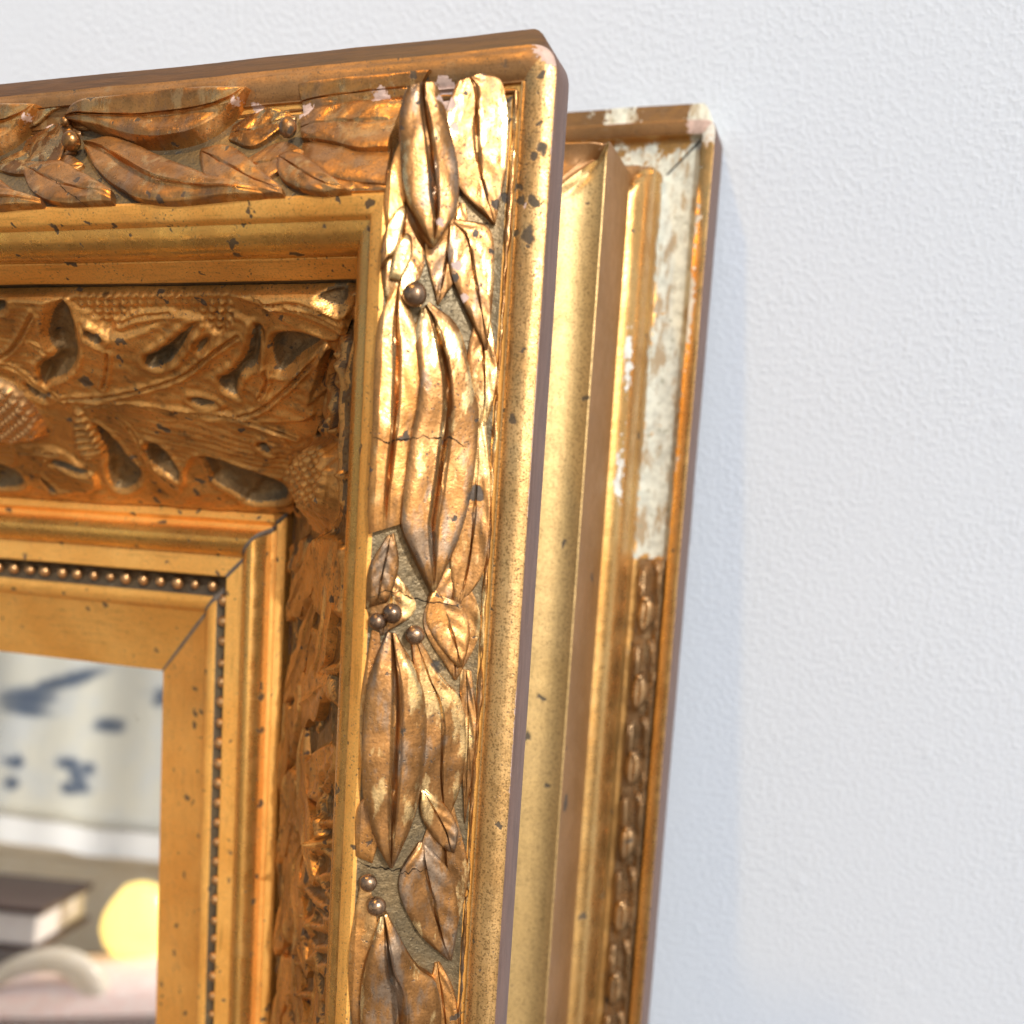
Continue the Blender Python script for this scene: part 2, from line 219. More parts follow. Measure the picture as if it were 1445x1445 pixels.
def gilt(name, hi, lo, rough=.34, metal=.8, specks=.5, blots=.5, along=None, grain=.5, wear=.3, chip=(.62, .46, .40), bump=.5, scuff=(.30, .26, .17), sand=.35, patch=0.0, stain=0.0, rvar=1.0):
    n = NT(name)
    big = n.noise(.55, 4, .6)
    c = n.mix(n.ramp(big, .35, .68), lo, hi)
    mid = n.noise(3.2, 4, .6)
    c = n.mix(n.math('MULTIPLY', n.ramp(mid, .56, .75), wear), c, scuff)
    burn = None
    if patch:
        pco = n.stretch((.8, .8, .3)) if along != 'x' else n.stretch((.3, .8, .8))
        pn = n.noise(2.6, 5, .62, pco)
        c = n.mix(n.math('MULTIPLY', n.ramp(pn, .47, .36), patch), c, (.27, .215, .165))
        burn = n.math('MULTIPLY', n.ramp(pn, .535, .59), patch)
        c = n.mix(burn, c, (.80, .57, .27))
    if along:
        st = n.stretch((1.2, 14, 14) if along == 'x' else (14, 14, 1.2))
        g = n.noise(1.0, 3, .6, st)
    else:
        g = n.noise(16, 2, .6)
    c = n.mix(n.math('MULTIPLY', n.ramp(g, .52, .78), grain), c, tuple(v * .35 for v in lo))
    sd_ = n.noise(34, 2, .6)
    c = n.mix(n.math('MULTIPLY', n.ramp(sd_, .50, .66), sand), c, tuple(v * .42 for v in lo))
    # dark flecks and blots where the leaf has gone
    dco = n.t.nodes.new('ShaderNodeMix'); dco.data_type = 'VECTOR'; dco.inputs[0].default_value = .06
    nz = n.t.nodes.new('ShaderNodeTexNoise'); nz.inputs['Scale'].default_value = 5.0; nz.inputs['Detail'].default_value = 3
    n.link(n.co, nz.inputs['Vector']); n.link(n.co, dco.inputs[4]); n.link(nz.outputs['Color'], dco.inputs[5])
    wob = n.t.nodes.new('ShaderNodeVectorMath'); wob.operation = 'MULTIPLY_ADD'
    n.link(nz.outputs['Color'], wob.inputs[0]); wob.inputs[1].default_value = (.34, .34, .34); n.link(n.co, wob.inputs[2])
    v = n.t.nodes.new('ShaderNodeTexVoronoi'); v.inputs['Scale'].default_value = 4.4; n.link(wob.outputs[0], v.inputs['Vector'])
    sel = n.t.nodes.new('ShaderNodeSeparateColor'); n.link(v.outputs['Color'], sel.inputs[0])
    clus = n.ramp(n.noise(.8, 3, .6), .40, .62)
    rad = n.math('MULTIPLY', n.math('MULTIPLY', n.ramp(sel.outputs[0], 1 - .50 * specks, 1.0), .40), n.ramp(clus, 0, 1, .45, 1.0))
    m1 = n.ramp(n.math('SUBTRACT', v.outputs['Distance'], rad), -.06, .02, 1, 0)
    v2 = n.t.nodes.new('ShaderNodeTexVoronoi'); v2.inputs['Scale'].default_value = 1.2; n.link(wob.outputs[0], v2.inputs['Vector'])
    sel2 = n.t.nodes.new('ShaderNodeSeparateColor'); n.link(v2.outputs['Color'], sel2.inputs[0])
    rad2 = n.math('MULTIPLY', n.ramp(sel2.outputs[1], 1 - .5 * blots, 1.0), .2)
    m2 = n.ramp(n.math('SUBTRACT', v2.outputs['Distance'], rad2), -.035, .02, 1, 0)
    fine = n.noise(22, 1, .5)
    m3 = n.math('MULTIPLY', n.ramp(fine, .64, .72), n.ramp(n.noise(1.4, 2), .40, .60, .1, specks))
    dark = n.math('MINIMUM', n.math('ADD', n.math('MAXIMUM', n.math('MULTIPLY', m1, n.ramp(specks * 1.0, 0, .01)), m2), m3), 1.0)
    c = n.mix(n.math('MULTIPLY', dark, .9), c, (.045, .038, .030))
    ch = n.math('ADD', n.attr('chip'), n.math('MULTIPLY', n.math('SUBTRACT', n.noise(6, 5, .7), .5), 1.5))
    cm = n.ramp(ch, .49, .53)
    cc = n.mix(n.ramp(n.noise(4, 4, .65), .38, .66), chip, tuple(x * .72 for x in chip))
    if stain:
        cc = n.mix(n.math('MULTIPLY', n.ramp(n.noise(1.0, 5, .7, n.stretch((3.2, 3.2, 1.1))), .50, .62), stain), cc, (.33, .235, .125))
        cc = n.mix(n.math('MULTIPLY', n.ramp(n.noise(9, 3, .6), .62, .70), stain), cc, (.26, .27, .19))
    c = n.mix(cm, c, cc)
    nometal = n.math('SUBTRACT', 1.0, n.math('MAXIMUM', n.math('MULTIPLY', dark, .8), cm))
    mt = n.math('MULTIPLY', nometal, metal)
    rg = n.math('ADD', n.ramp(mid, .3, .75, rough - .07 * rvar, rough + .14 * rvar), n.math('MULTIPLY', n.math('SUBTRACT', 1.0, nometal), .25))
    if burn is not None: rg = n.math('SUBTRACT', rg, n.math('MULTIPLY', burn, .13))
    hgt = n.math('ADD', n.math('MULTIPLY', n.noise(5, 5, .6), 1.0), n.math('MULTIPLY', g, .35))
    hgt = n.math('SUBTRACT', hgt, n.math('MULTIPLY', n.math('MAXIMUM', dark, cm), .35))
    nm = n.bump(hgt, bump, .035)
    return n.out(c, rg, mt, nm)

M_flat_x = gilt('gilt_flat_x', (.97, .52, .13), (.86, .41, .085), .38, .45, .85, .6, 'x', .45, .22, bump=.3, scuff=(.34, .20, .09))
M_flat_z = gilt('gilt_flat_z', (.97, .52, .13), (.86, .41, .085), .38, .45, .85, .6, 'z', .45, .22, bump=.3, scuff=(.34, .20, .09))
M_roll_x = gilt('gilt_roll_x', (.86, .50, .13), (.66, .35, .09), .27, .8, .6, .4, 'x', .2, .12, bump=.2, sand=.25)
M_roll_z = gilt('gilt_roll_z', (.80, .46, .14), (.66, .35, .09), .27, .8, .6, .4, 'z', .2, .12, bump=.2, sand=.25)
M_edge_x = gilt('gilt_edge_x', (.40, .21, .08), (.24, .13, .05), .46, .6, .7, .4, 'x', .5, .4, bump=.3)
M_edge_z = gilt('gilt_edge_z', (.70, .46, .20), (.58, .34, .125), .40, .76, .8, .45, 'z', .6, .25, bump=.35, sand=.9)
M_leaf = gilt('gilt_leaf', (.66, .32, .095), (.40, .185, .058), .33, .82, .8, .6, None, .3, .5, bump=.3, scuff=(.17, .11, .06), patch=.35)
M_leaf2 = gilt('gilt_leaf_rubbed', (.44, .22, .075), (.25, .125, .045), .33, .86, .8, .6, None, .3, .5, bump=.26, scuff=(.15, .115, .08), patch=.8)
M_oak = gilt('gilt_oak', (.84, .41, .11), (.50, .235, .06), .34, .64, .9, 1.0, None, .5, .85, bump=.4, scuff=(.10, .062, .03))
M_ground = gilt('bronzed_ground', (.28, .195, .095), (.155, .125, .075), .46, .66, .6, .6, None, .4, .6, bump=.8, scuff=(.12, .115, .09))
M_ground_brown = gilt('bronzed_ground_brown', (.30, .17, .06), (.17, .10, .045), .38, .7, .5, .5, None, .4, .4, bump=.9, scuff=(.10, .085, .05))
M_bead = gilt('gilt_bead', (.80, .46, .20), (.66, .34, .13), .26, .85, .1, .1, None, .1, .2, bump=.2)
M_bead_ground = gilt('bead_ground', (.16, .115, .06), (.11, .08, .05), .45, .5, .2, .2, None, .3, .3, bump=.6)
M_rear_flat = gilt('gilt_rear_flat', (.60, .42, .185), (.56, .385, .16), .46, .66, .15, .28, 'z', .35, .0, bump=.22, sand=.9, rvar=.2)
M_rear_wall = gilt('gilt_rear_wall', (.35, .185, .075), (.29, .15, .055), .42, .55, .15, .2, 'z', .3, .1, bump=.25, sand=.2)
M_rear_roll = gilt('gilt_rear_roll', (.74, .47, .18), (.62, .35, .115), .27, .85, .25, .3, 'z', .3, .15, bump=.25, chip=(.74, .74, .68))
M_rear_channel = gilt('gilt_rear_channel', (.66, .38, .12), (.42, .24, .08), .4, .7, .6, .6, 'z', .4, .5, bump=.5, chip=(.62, .65, .575), stain=.85)
M_rear_orn = gilt('rear_ornament', (.40, .25, .12), (.26, .17, .09), .30, .75, .4, .4, None, .4, .5, bump=.5, scuff=(.17, .14, .10))

def painted(name, a, b, rough=.5, along='z', spec=.4):
    n = NT(name)
    st = n.stretch((1, 10, 10) if along == 'x' else (10, 10, 1))
    c = n.mix(n.ramp(n.noise(1.3, 4, .6, st), .35, .7), a, b)
    c = n.mix(n.math('MULTIPLY', n.ramp(n.noise(9, 3, .6), .62, .75), .5), c, tuple(v * 1.6 for v in b))
    nm = n.bump(n.noise(4, 4, .6, st), .3, .02)
    return n.out(c, rough, 0.0, nm, Specular_IOR_Level=spec)
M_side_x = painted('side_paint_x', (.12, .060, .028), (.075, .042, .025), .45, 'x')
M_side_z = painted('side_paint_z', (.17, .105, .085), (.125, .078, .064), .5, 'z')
M_wood = painted('bare_wood', (.42, .28, .16), (.33, .21, .11), .7, 'z', .2)
M_filler = painted('joint_filler', (.16, .125, .095), (.10, .08, .065), .6, 'z', .3)
M_crack = painted('crack_dark', (.03, .02, .012), (.02, .014, .01), .9, 'z', .1)
M_back = painted('back_board', (.25, .17, .10), (.18, .12, .07), .8, 'z', .2)

n = NT('mirror_silver')
spot = n.ramp(n.noise(1.1, 5, .7), .70, .76)
M_mirror = n.out(n.mix(n.math('MULTIPLY', spot, .5), (.93, .94, .92), (.45, .42, .36)), n.math('MULTIPLY', spot, .1), 1.0)

n = NT('wall_plaster')
fine = n.noise(8.2, 4, .55); mid = n.noise(3.0, 3, .5)
c = n.mix(n.ramp(n.noise(.05, 3), .3, .7), (.575, .645, .745), (.595, .665, .765))
h = n.math('ADD', n.ramp(fine, .38, .75), n.math('MULTIPLY', mid, .5))
wv_ = n.t.nodes.new('ShaderNodeTexVoronoi'); wv_.inputs['Scale'].default_value = .42; n.link(n.co, wv_.inputs['Vector'])
h = n.math('ADD', h, n.ramp(n.math('ADD', wv_.outputs['Distance'], n.math('MULTIPLY', n.noise(3, 3), .12)), .08, .17, 1.1, 0))
M_wall = n.out(c, .75, 0, n.bump(n.math('MULTIPLY', h, n.ramp(n.noise(.35, 3), .3, .7, .45, 1.0)), .29, .05), Specular_IOR_Level=.25)

# ------------------------------------------------------------------ wall and ground
FLOOR_Z = -math.sin(LEAN) * 5.8 * U
WALL_Y = math.cos(LEAN) * 9.6 * U + math.sin(LEAN) * (2.45 + H) * U + 0.001

def box(name, x0, x1, y0, y1, z0, z1, mat, parent=None, bevel=0.0, seg=2):
    import bmesh
    bm = bmesh.new()
    bmesh.ops.create_cube(bm, size=1.0)
    for v in bm.verts:
        v.co = Vector(((x0 + x1) / 2 + v.co.x * (x1 - x0), (y0 + y1) / 2 + v.co.y * (y1 - y0), (z0 + z1) / 2 + v.co.z * (z1 - z0)))
    if bevel > 0:
        bmesh.ops.bevel(bm, geom=bm.edges[:], offset=bevel, segments=seg, affect='EDGES')
    me = bpy.data.meshes.new(name); bm.to_mesh(me); bm.free()
    me.materials.append(mat)
    me.polygons.foreach_set('use_smooth', np.ones(len(me.polygons), dtype=bool))
    me.set_sharp_from_angle(angle=math.radians(50))
    o = bpy.data.objects.new(name, me); col.objects.link(o)
    if parent: o.parent = parent
    return o

tag(box('wall', -3.2, 3.2, WALL_Y, WALL_Y + .18, FLOOR_Z - .1, 2.7, M_wall), 'white finely textured plaster wall behind the leaning gilt frames', None, None, 'structure')
n = NT('floor_boards')
c = n.mix(n.ramp(n.noise(.06, 4), .35, .65), (.13, .095, .07), (.095, .07, .05))
M_floor = n.out(c, .55, 0, n.bump(n.noise(.8, 4), .3, .1))
tag(mesh_obj('ground', [(-60, -60, FLOOR_Z), (60, -60, FLOOR_Z), (60, WALL_Y + .1, FLOOR_Z), (-60, WALL_Y + .1, FLOOR_Z)], [(0, 1, 2, 3)], M_floor, smooth=False), None, None, None, 'structure')

# ------------------------------------------------------------------ the front frame
front = empty('mirror_frame', LEANM.copy())
tag(front, 'ornate gilt mirror with carved laurel border, standing in front of the plainer frame', 'mirror')

def dsteps(vis, step, total):
    a = list(np.arange(0, vis, step))
    return np.array(a + list(np.linspace(vis, total, 16)))

def arc(p, q, bulge, k=6):
    p = np.array(p); q = np.array(q); t = q - p; nn = np.array([-t[1], t[0]])
    if nn[1] < 0 and abs(nn[1]) > 1e-6: nn = -nn
    nn = nn / np.linalg.norm(nn)
    return [tuple(p + t * i / k + nn * bulge * (1 - (2 * i / k - 1) ** 2) ** .8) for i in range(1, k)]

SIDE, EDGE, GRND, FLAT, ROLL, BEADG, WOOD, HFL = range(8)
P = []                                                  # (u, h, material of the strip that follows)
P += [(1.9, -5.8, SIDE), (1.9, -.8, SIDE), (.15, -.62, SIDE), (-.04, -.50, SIDE), (-.035, -.05, SIDE), (-.01, -.005, EDGE)]
P += [(.02, .0, EDGE)] + [(*p, EDGE) for p in arc((.02, 0.), (.435, 0.), .08, 8)] + [(.435, .0, EDGE), (.443, .022, EDGE), (.458, .022, EDGE), (.468, -.03, FLAT), (.49, -.03, FLAT)]
P += [(.60, -.03, GRND), (.8, .06, GRND), (1.1, .25, GRND), (1.4, .47, GRND), (1.7, .67, GRND), (1.95, .80, FLAT), (1.994, .835, FLAT)]
P += [(2.185, .775, FLAT), (2.212, .745, FLAT), (2.25, .665, ROLL)]
P += [(*p, ROLL) for p in arc((2.265, .656), (2.559, .169), .13, 8)] + [(2.559, .155, ROLL), (2.572, .12, FLAT), (2.59, .115, FLAT)]
P += [(2.776, -.20, FLAT), (2.790, -.235, GRND), (2.77, -.36, GRND), (2.83, -.45, GRND)]
P += [(6.08, -4.32, SIDE), (6.16, -4.30, HFL), (6.171, -4.07, HFL), (6.19, -4.045, HFL), (6.335, -3.985, HFL), (6.355, -4.01, HFL), (6.42, -4.10, HFL), (6.49, -4.06, HFL), (6.53, -3.94, ROLL)]
P += [(6.57, -3.82, ROLL), (6.63, -3.725, ROLL), (6.70, -3.685, ROLL), (6.78, -3.69, ROLL), (6.87, -3.74, ROLL), (6.96, -3.83, ROLL), (7.02, -3.93, ROLL), (7.045, -4.02, FLAT), (7.06, -4.06, FLAT), (7.08, -4.055, FLAT)]
P += [(7.465, -4.03, FLAT), (7.485, -4.05, BEADG), (7.50, -4.25, BEADG), (7.58, -4.39, BEADG), (7.72, -4.43, BEADG), (7.85, -4.42, BEADG), (7.925, -4.385, FLAT)]
P += [(7.95, -4.372, FLAT), (8.02, -4.365, FLAT), (8.10, -4.385, FLAT), (8.18, -4.43, FLAT), (8.24, -4.49, FLAT), (8.268, -4.55, FLAT), (8.291, -4.575, FLAT)]
P += [(9.66, -5.052, FLAT), (9.69, -5.07, FLAT), (9.70, -5.10, WOOD), (9.70, -5.31, WOOD)]
PR = np.array([(a, b) for a, b, _ in P]); PT = PR.copy()
PM = [m for *_, m in P][:-1]

def deform(p, outer=True):
    """rubbed corner and the slight twist of the top rail; p (N,3) = x, y, h"""
    x, y, h = p.T.copy()
    if outer:
        y0 = y.copy()
        y = y + .10 * np.clip(1 + x / 9.5, 0, 1) * (1 - sstep(.3, 2.2, -y)) * (1 - sstep(.6, 9, -x) * .4)
        lip = .235 * np.clip((y0 - .012) / .022, 0, 1) * sstep(-.01, .40, -x)
        r = .42
        a = r + x; b = r + y - (y - y0)
        m = (a > 0) & (b > 0)
        mx = np.maximum(a, b); l = (np.abs(a) ** 2.4 + np.abs(b) ** 2.4 + 1e-9) ** (1 / 2.4)
        k = np.where(m, mx / l, 1.0)
        k = 1 - (1 - k) * sstep(0, .25, np.maximum(a, b))
        x = np.where(m, x + a * (k - 1), x); y = np.where(m, y + b * (k - 1), y) + lip
        h = h - .10 * lip / .235
    q = np.stack([x, y, h], 1)
    w = vnoise(q * np.array([.7, .7, .7]) + 3.1) * .010 + vnoise(q * 2.3 + 9.) * .004
    return q + w[:, None] * np.array([.5, .5, .8])

def to_local(p, hh):
    p = np.asarray(p)
    return np.stack([p[:, 0] * U, -p[:, 2] * U, (p[:, 1] + hh) * U], 1)

def rail(name, pu, pv, side, length, other, ww, hh, mats, pm, parent, vis, step, df, chipf=None):
    """pu: this rail's profile, pv: the neighbours' profile (for the mitres)."""
    d = dsteps(vis, step, length) / length
    n_p, n_d = len(pu), len(d)
    S = pv[None, :, 0] + d[:, None] * (length - 2 * pv[None, :, 0])
    uu = np.repeat(pu[None, :, 0], n_d, 0); hv = np.repeat(pu[None, :, 1], n_d, 0)
    if side == 'T': X, Y = -S, -uu
    elif side == 'R': X, Y = -uu, -S
    elif side == 'L': X, Y = -(ww - uu), -S
    else: X, Y = -S, -(hh - uu)
    pts = np.stack([X.ravel(), Y.ravel(), hv.ravel()], 1)
    ch = chipf(S.ravel(), uu.ravel()) if chipf else None
    pts = df(pts) if df else pts
    faces = []; fm = []
    flip = side in ('T', 'L')
    flip = not flip
    for j in range(n_d - 1):
        b = j * n_p
        for i in range(n_p - 1):
            f = (b + i, b + i + 1, b + n_p + i + 1, b + n_p + i)
            faces.append(f if flip else f[::-1]); fm.append(pm[i])
    return mesh_obj(name, to_local(pts, hh), faces, mats, parent, True, 32, fm, ch)

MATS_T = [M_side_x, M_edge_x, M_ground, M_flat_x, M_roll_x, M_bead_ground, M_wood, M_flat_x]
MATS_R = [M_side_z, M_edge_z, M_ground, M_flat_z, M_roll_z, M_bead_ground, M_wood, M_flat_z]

def blobs(spots):
    def f(s, u):
        v = np.zeros(len(s))
        for a, b, r, k in spots:
            v = np.maximum(v, k * np.exp(-((s - a) ** 2 + (u - b) ** 2) / (r * r)))
        return v
    return f
chip_T = blobs([(.15, -.1, .3, .9), (4.5, .5, .2, .6), (1.5, .5, .25, .9)])
def chip_R(s, u):
    v = blobs([(.12, .0, .2, .95), (1.96, .29, .05, .7)])(s, u)
    e = np.exp(-((u + .01) / .02) ** 2) * sstep(.15, .5, vnoise(np.stack([s * .9, s * 0, s * 0 + 4], 1))) * .62
    return np.maximum(v, e)
top_rail = rail('top_rail', PT, PR, 'T', W, None, W, H, MATS_T, PM, front, 13, .07, deform, chip_T)
side_rail = rail('side_rail', PR, PT, 'R', H, None, W, H, MATS_R, PM, front, 20, .07, deform, chip_R)
rail('side_rail', PR, PR, 'L', H, None, W, H, MATS_R, PM, front, 1, 1, None)
rail('bottom_rail', PR, PR, 'B', W, None, W, H, MATS_T, PM, front, 1, 1, None)

# mirror glass and back board
q = np.array([(-9.2, -9.2, -5.30), (-(W - 9.2), -9.2, -5.30), (-(W - 9.2), -(H - 9.2), -5.30), (-9.2, -(H - 9.2), -5.30)])
q2 = q.copy(); q2[:, 2] = -5.6
vv = np.concatenate([to_local(q, H), to_local(q2, H)])
mesh_obj('mirror_glass', vv, [(0, 1, 2, 3), (7, 6, 5, 4), (0, 4, 5, 1), (1, 5, 6, 2), (2, 6, 7, 3), (3, 7, 4, 0)], M_mirror, front, False)
q = np.array([(-2, -2, -5.62), (-(W - 2), -2, -5.62), (-(W - 2), -(H - 2), -5.62), (-2, -(H - 2), -5.62)]); q2 = q.copy(); q2[:, 2] = -5.79
vv = np.concatenate([to_local(q, H), to_local(q2, H)])
mesh_obj('back_board', vv, [(0, 1, 2, 3), (7, 6, 5, 4), (0, 4, 5, 1), (1, 5, 6, 2), (2, 6, 7, 3), (3, 7, 4, 0)], M_back, front, False)

# ------------------------------------------------------------------ laurel border: leaves and berries lie on the cove of each rail
GU = np.array([.22, .49, .60, .8, 1.1, 1.4, 1.7, 1.95, 2.0, 2.19, 2.26, 2.6])
GH = np.array([.02, -.03, -.03, .06, .25, .47, .67, .80, .835, .775, .66, .16])
def cove(u, off):
    """point on the cove (smoothed) lifted by off along its normal -> u, h"""
    e = .08
    h = np.interp(u, GU, GH)
    hs = (np.interp(u + e, GU, GH) + np.interp(u - e, GU, GH) + h) / 3
    dh = (np.interp(np.minimum(u, 1.9) + .15, GU, GH) - np.interp(np.minimum(u, 1.9) - .15, GU, GH)) / .3
    l = np.sqrt(1 + dh * dh)
    return u - dh / l * off, np.maximum(hs, h * 0 + hs) + off / l

def resample(poly, n):
    p = np.array(poly, float)
    # smooth
    t = np.concatenate([[0], np.cumsum(np.linalg.norm(np.diff(p, axis=0), axis=1))]); t /= t[-1]
    tt = np.linspace(0, 1, n)
    # Catmull-Rom
    out = []
    for x in tt:
        i = min(max(np.searchsorted(t, x, 'right') - 1, 0), len(p) - 2)
        k = (x - t[i]) / max(t[i + 1] - t[i], 1e-9)
        p1, p2 = p[i], p[i + 1]; p0 = p[i - 1] if i > 0 else 2 * p1 - p2; p3 = p[i + 2] if i + 2 < len(p) else 2 * p2 - p1
        out.append(.5 * ((2 * p1) + (p2 - p0) * k + (2 * p0 - 5 * p1 + 4 * p2 - p3) * k * k + (3 * p1 - p0 - 3 * p2 + p3) * k ** 3))
    return np.array(out)

def su_to_xyz(side, s, u, h):
    return np.stack([-s, -u, h], -1) if side == 'T' else np.stack([-u, -s, h], -1)

CHIPS_T = [(4.70, .46, .14), (4.50, .50, .16), (3.62, .68, .16), (2.47, .55, .17), (1.50, .47, .22), (1.38, .5, .15)]
CHIPS_R = [(.67, 1.43, .12), (.83, 1.36, .14), (2.34, 1.40, .07), (2.77, 1.17, .08), (3.2, 1.06, .07), (1.1, 1.26, .07)]

def leaf(side, spec, mat, parent, nN=44, nM=49, surf=None, name='leaf'):
    cove_ = surf or cove
    key, L, R, hgt, l0, l1, rib = spec
    A = resample(L, nN); B = resample(R, nN); wide = 1.0 if key[0] == 'u' or key == 'r1' else 1.16
    A, B = (A + B) / 2 + (A - B) / 2 * wide, (A + B) / 2 - (A - B) / 2 * wide
    v = np.linspace(-1, 1, nM); v = np.sign(v) * np.abs(v) ** .85
    t = np.linspace(0, 1, nN)
    k = (v + 1) / 2
    su = A[:, None] * (1 - k)[None, :, None] + B[:, None] * k[None, :, None]
    seed = sum(map(ord, key)) * 1.7
    env = np.clip(t / .16, 0, 1) ** .7 * np.clip((1 - t) / .12, 0, 1) ** .6
    if key in ('r1', 'r2', 't5a', 't5b', 't6', 'uo'): env = np.clip((1 - t) / .12, 0, 1) ** .6 if side == 'R' else np.clip(t / .16, 0, 1) ** .7
    env = .25 + .75 * env
    dome = (1 - np.abs(v) ** 7.0)
    off = (l0 + (l1 - l0) * t)[:, None] + hgt * .62 * env[:, None] * (.62 + .38 * dome)[None, :]
    v0 = .06 * np.sin(t * 3 + seed)
    if rib:
        fade = np.clip((1 - t) / .2, 0, 1)[:, None]
        wd = .034
        g = np.exp(-((v[None, :] - v0[:, None]) / wd) ** 2)
        off = off - (.05 if rib > 1 else .05) * g * fade
        if rib >= 2:
            for sg in (-1, 1):
                off = off + .05 * np.exp(-((v[None, :] - v0[:, None] - sg * .095) / .045) ** 2) * fade
        # veins at a slant
        for sg in (-1, 1):
            ph = t[:, None] * 9 - np.abs(v[None, :]) * 2.2 + seed
            off = off + .0035 * np.sin(ph * 3) * (np.sign(v)[None, :] == sg) * dome[None, :]
    pn = np.concatenate([su.reshape(-1, 2), np.full((nN * nM, 1), seed)], 1)
    off = off + (vnoise(pn * np.array([1.6, 2.6, 1])) * .026 + vnoise(pn * np.array([5, 6, 1])) * .009).reshape(nN, nM)
    # edge roll and skirt
    S = su[..., 0]; Uu = su[..., 1]
    u2, h2 = cove_(Uu, off)
    g0u, g0h = cove_(Uu, np.full_like(Uu, -.06))
    cen = su.mean(1, keepdims=True)
    ring = [(0, j) for j in range(nM)] + [(i, nM - 1) for i in range(1, nN)] + [(nN - 1, j) for j in range(nM - 2, -1, -1)] + [(i, 0) for i in range(nN - 2, 0, -1)]
    top = su_to_xyz(side, S, u2, h2).reshape(-1, 3)
    sk = np.array([su_to_xyz(side, S[i, j], g0u[i, j] , g0h[i, j]) for i, j in ring])
    pts = np.concatenate([top, sk])
    faces = [(i * nM + j, i * nM + j + 1, (i + 1) * nM + j + 1, (i + 1) * nM + j) for i in range(nN - 1) for j in range(nM - 1)]
    nr = len(ring)
    for a in range(nr):
        b = (a + 1) % nr
        ia = ring[a][0] * nM + ring[a][1]; ib = ring[b][0] * nM + ring[b][1]
        faces.append((ia, nN * nM + a, nN * nM + b, ib))
    chips = CHIPS_T if side == 'T' else CHIPS_R
    cf = blobs([(a, b, r * 1.25, .72) for a, b, r in chips])
    ch = cf(S.ravel(), Uu.ravel()) * (0 if surf else 1); ch = np.concatenate([ch, np.zeros(nr)])
    o = mesh_obj(name, to_local(deform(pts), H), faces, mat, parent, True, 55, None, ch)
    return o

def sphere(name, side, s, u, r, lift, mat, parent, squash=.85, surf=cove):
    uu, hh = surf(np.array([u]), np.array([lift]))
    c = su_to_xyz(side, np.array([s]), uu, hh)[0]
    nu, nv = 16, 10
    pts = [];
    for i in range(nv + 1):
        th = math.pi * i / nv
        for j in range(nu):
            ph = 2 * math.pi * j / nu
            pts.append((c[0] + r * math.sin(th) * math.cos(ph), c[1] + r * math.sin(th) * math.sin(ph), c[2] + r * squash * math.cos(th)))
    pts = np.array(pts); pts += (vnoise(pts * 5) * r * .07)[:, None] * (pts - c) / r
    faces = [(i * nu + j, (i + 1) * nu + j, (i + 1) * nu + (j + 1) % nu, i * nu + (j + 1) % nu) for i in range(nv) for j in range(nu)]
    return mesh_obj(name, to_local(deform(pts), H), faces, mat, parent, True, 80)

def shifted(o, dx, dz):
    c = o.copy(); col.objects.link(c); c.parent = o.parent
    c.location = o.location + Vector((dx * U, 0, dz * U))
    return c

LEAF_R += [
 ('ua', [(3.3, 1.0), (4.0, .95), (5.0, .85)], [(3.3, .6), (4.2, .56), (5.0, .62)], .06, .03, .03, 1),
 ('ub', [(4.6, .98), (5.6, .98), (6.8, 1.02), (7.35, .95)], [(4.7, .58), (5.8, .55), (6.8, .58), (7.35, .85)], .06, .02, .04, 1),
 ('uc', [(8.2, .95), (9.2, .78), (10.5, .68)], [(8.3, .56), (9.2, .55), (10.5, .6)], .05, .03, .03, 1),
 ('ud', [(7.7, 1.98), (9.0, 2.0), (10.8, 1.93)], [(7.8, 1.72), (9.0, 1.68), (10.8, 1.70)], .05, .03, .03, 0),
 ('ue', [(10.2, 1.25), (11.2, 1.2), (12.4, .9)], [(10.3, .6), (11.3, .55), (12.4, .6)], .05, .02, .04, 1),
 ('uf', [(11.3, 1.98), (12.6, 2.0), (14.2, 1.95)], [(11.4, 1.68), (12.6, 1.6), (14.2, 1.65)], .05, .03, .03, 0),
 ('ug', [(6.8, 1.25), (7.6, 1.3), (8.4, 1.1)], [(6.9, .68), (7.6, .58), (8.4, .66)], .05, .03, .04, 1),
 ('uh', [(1.9, 1.98), (2.8, 2.0), (3.6, 1.95)], [(1.9, 1.5), (2.8, 1.5), (3.6, 1.7)], .05, .02, .04, 1),
 ('ui', [(1.9, 1.35), (2.5, 1.5), (3.3, 1.45)], [(2.0, .95), (2.6, 1.0), (3.3, 1.2)], .05, .02, .04, 1),
 ('uj', [(6.9, 1.98), (7.4, 1.98), (7.8, 1.95)], [(6.9, 1.5), (7.4, 1.4), (7.8, 1.6)], .05, .02, .04, 1)]
LEAF_T += [
 ('uk', [(8.8, .52), (7.0, .5), (5.3, .47)], [(8.7, .78), (7.0, .72), (5.4, .68)], .04, .02, .03, 0),
 ('ul', [(6.9, 1.25), (5.5, 1.5), (4.2, 1.72)], [(6.4, 1.8), (5.2, 1.93), (4.0, 1.95)], .06, .02, .05, 1),
 ('um', [(4.85, .72), (4.3, .68), (3.85, .58)], [(4.8, 1.25), (4.3, 1.22), (3.8, 1.1)], .06, .03, .04, 1),
 ('un', [(8.9, 1.0), (8.2, .9), (7.5, .9)], [(8.8, 1.5), (8.2, 1.45), (7.5, 1.3)], .05, .02, .04, 1),
 ('uo', [(3.2, 1.5), (2.7, 1.62), (1.95, 1.7)], [(3.1, 1.9), (2.6, 1.95), (1.95, 1.96)], .05, .02, .03, 1),
 ('up', [(4.4, 1.25), (3.9, 1.2), (3.5, 1.15)], [(4.3, 1.7), (3.9, 1.75), (3.4, 1.6)], .05, .02, .04, 1)]
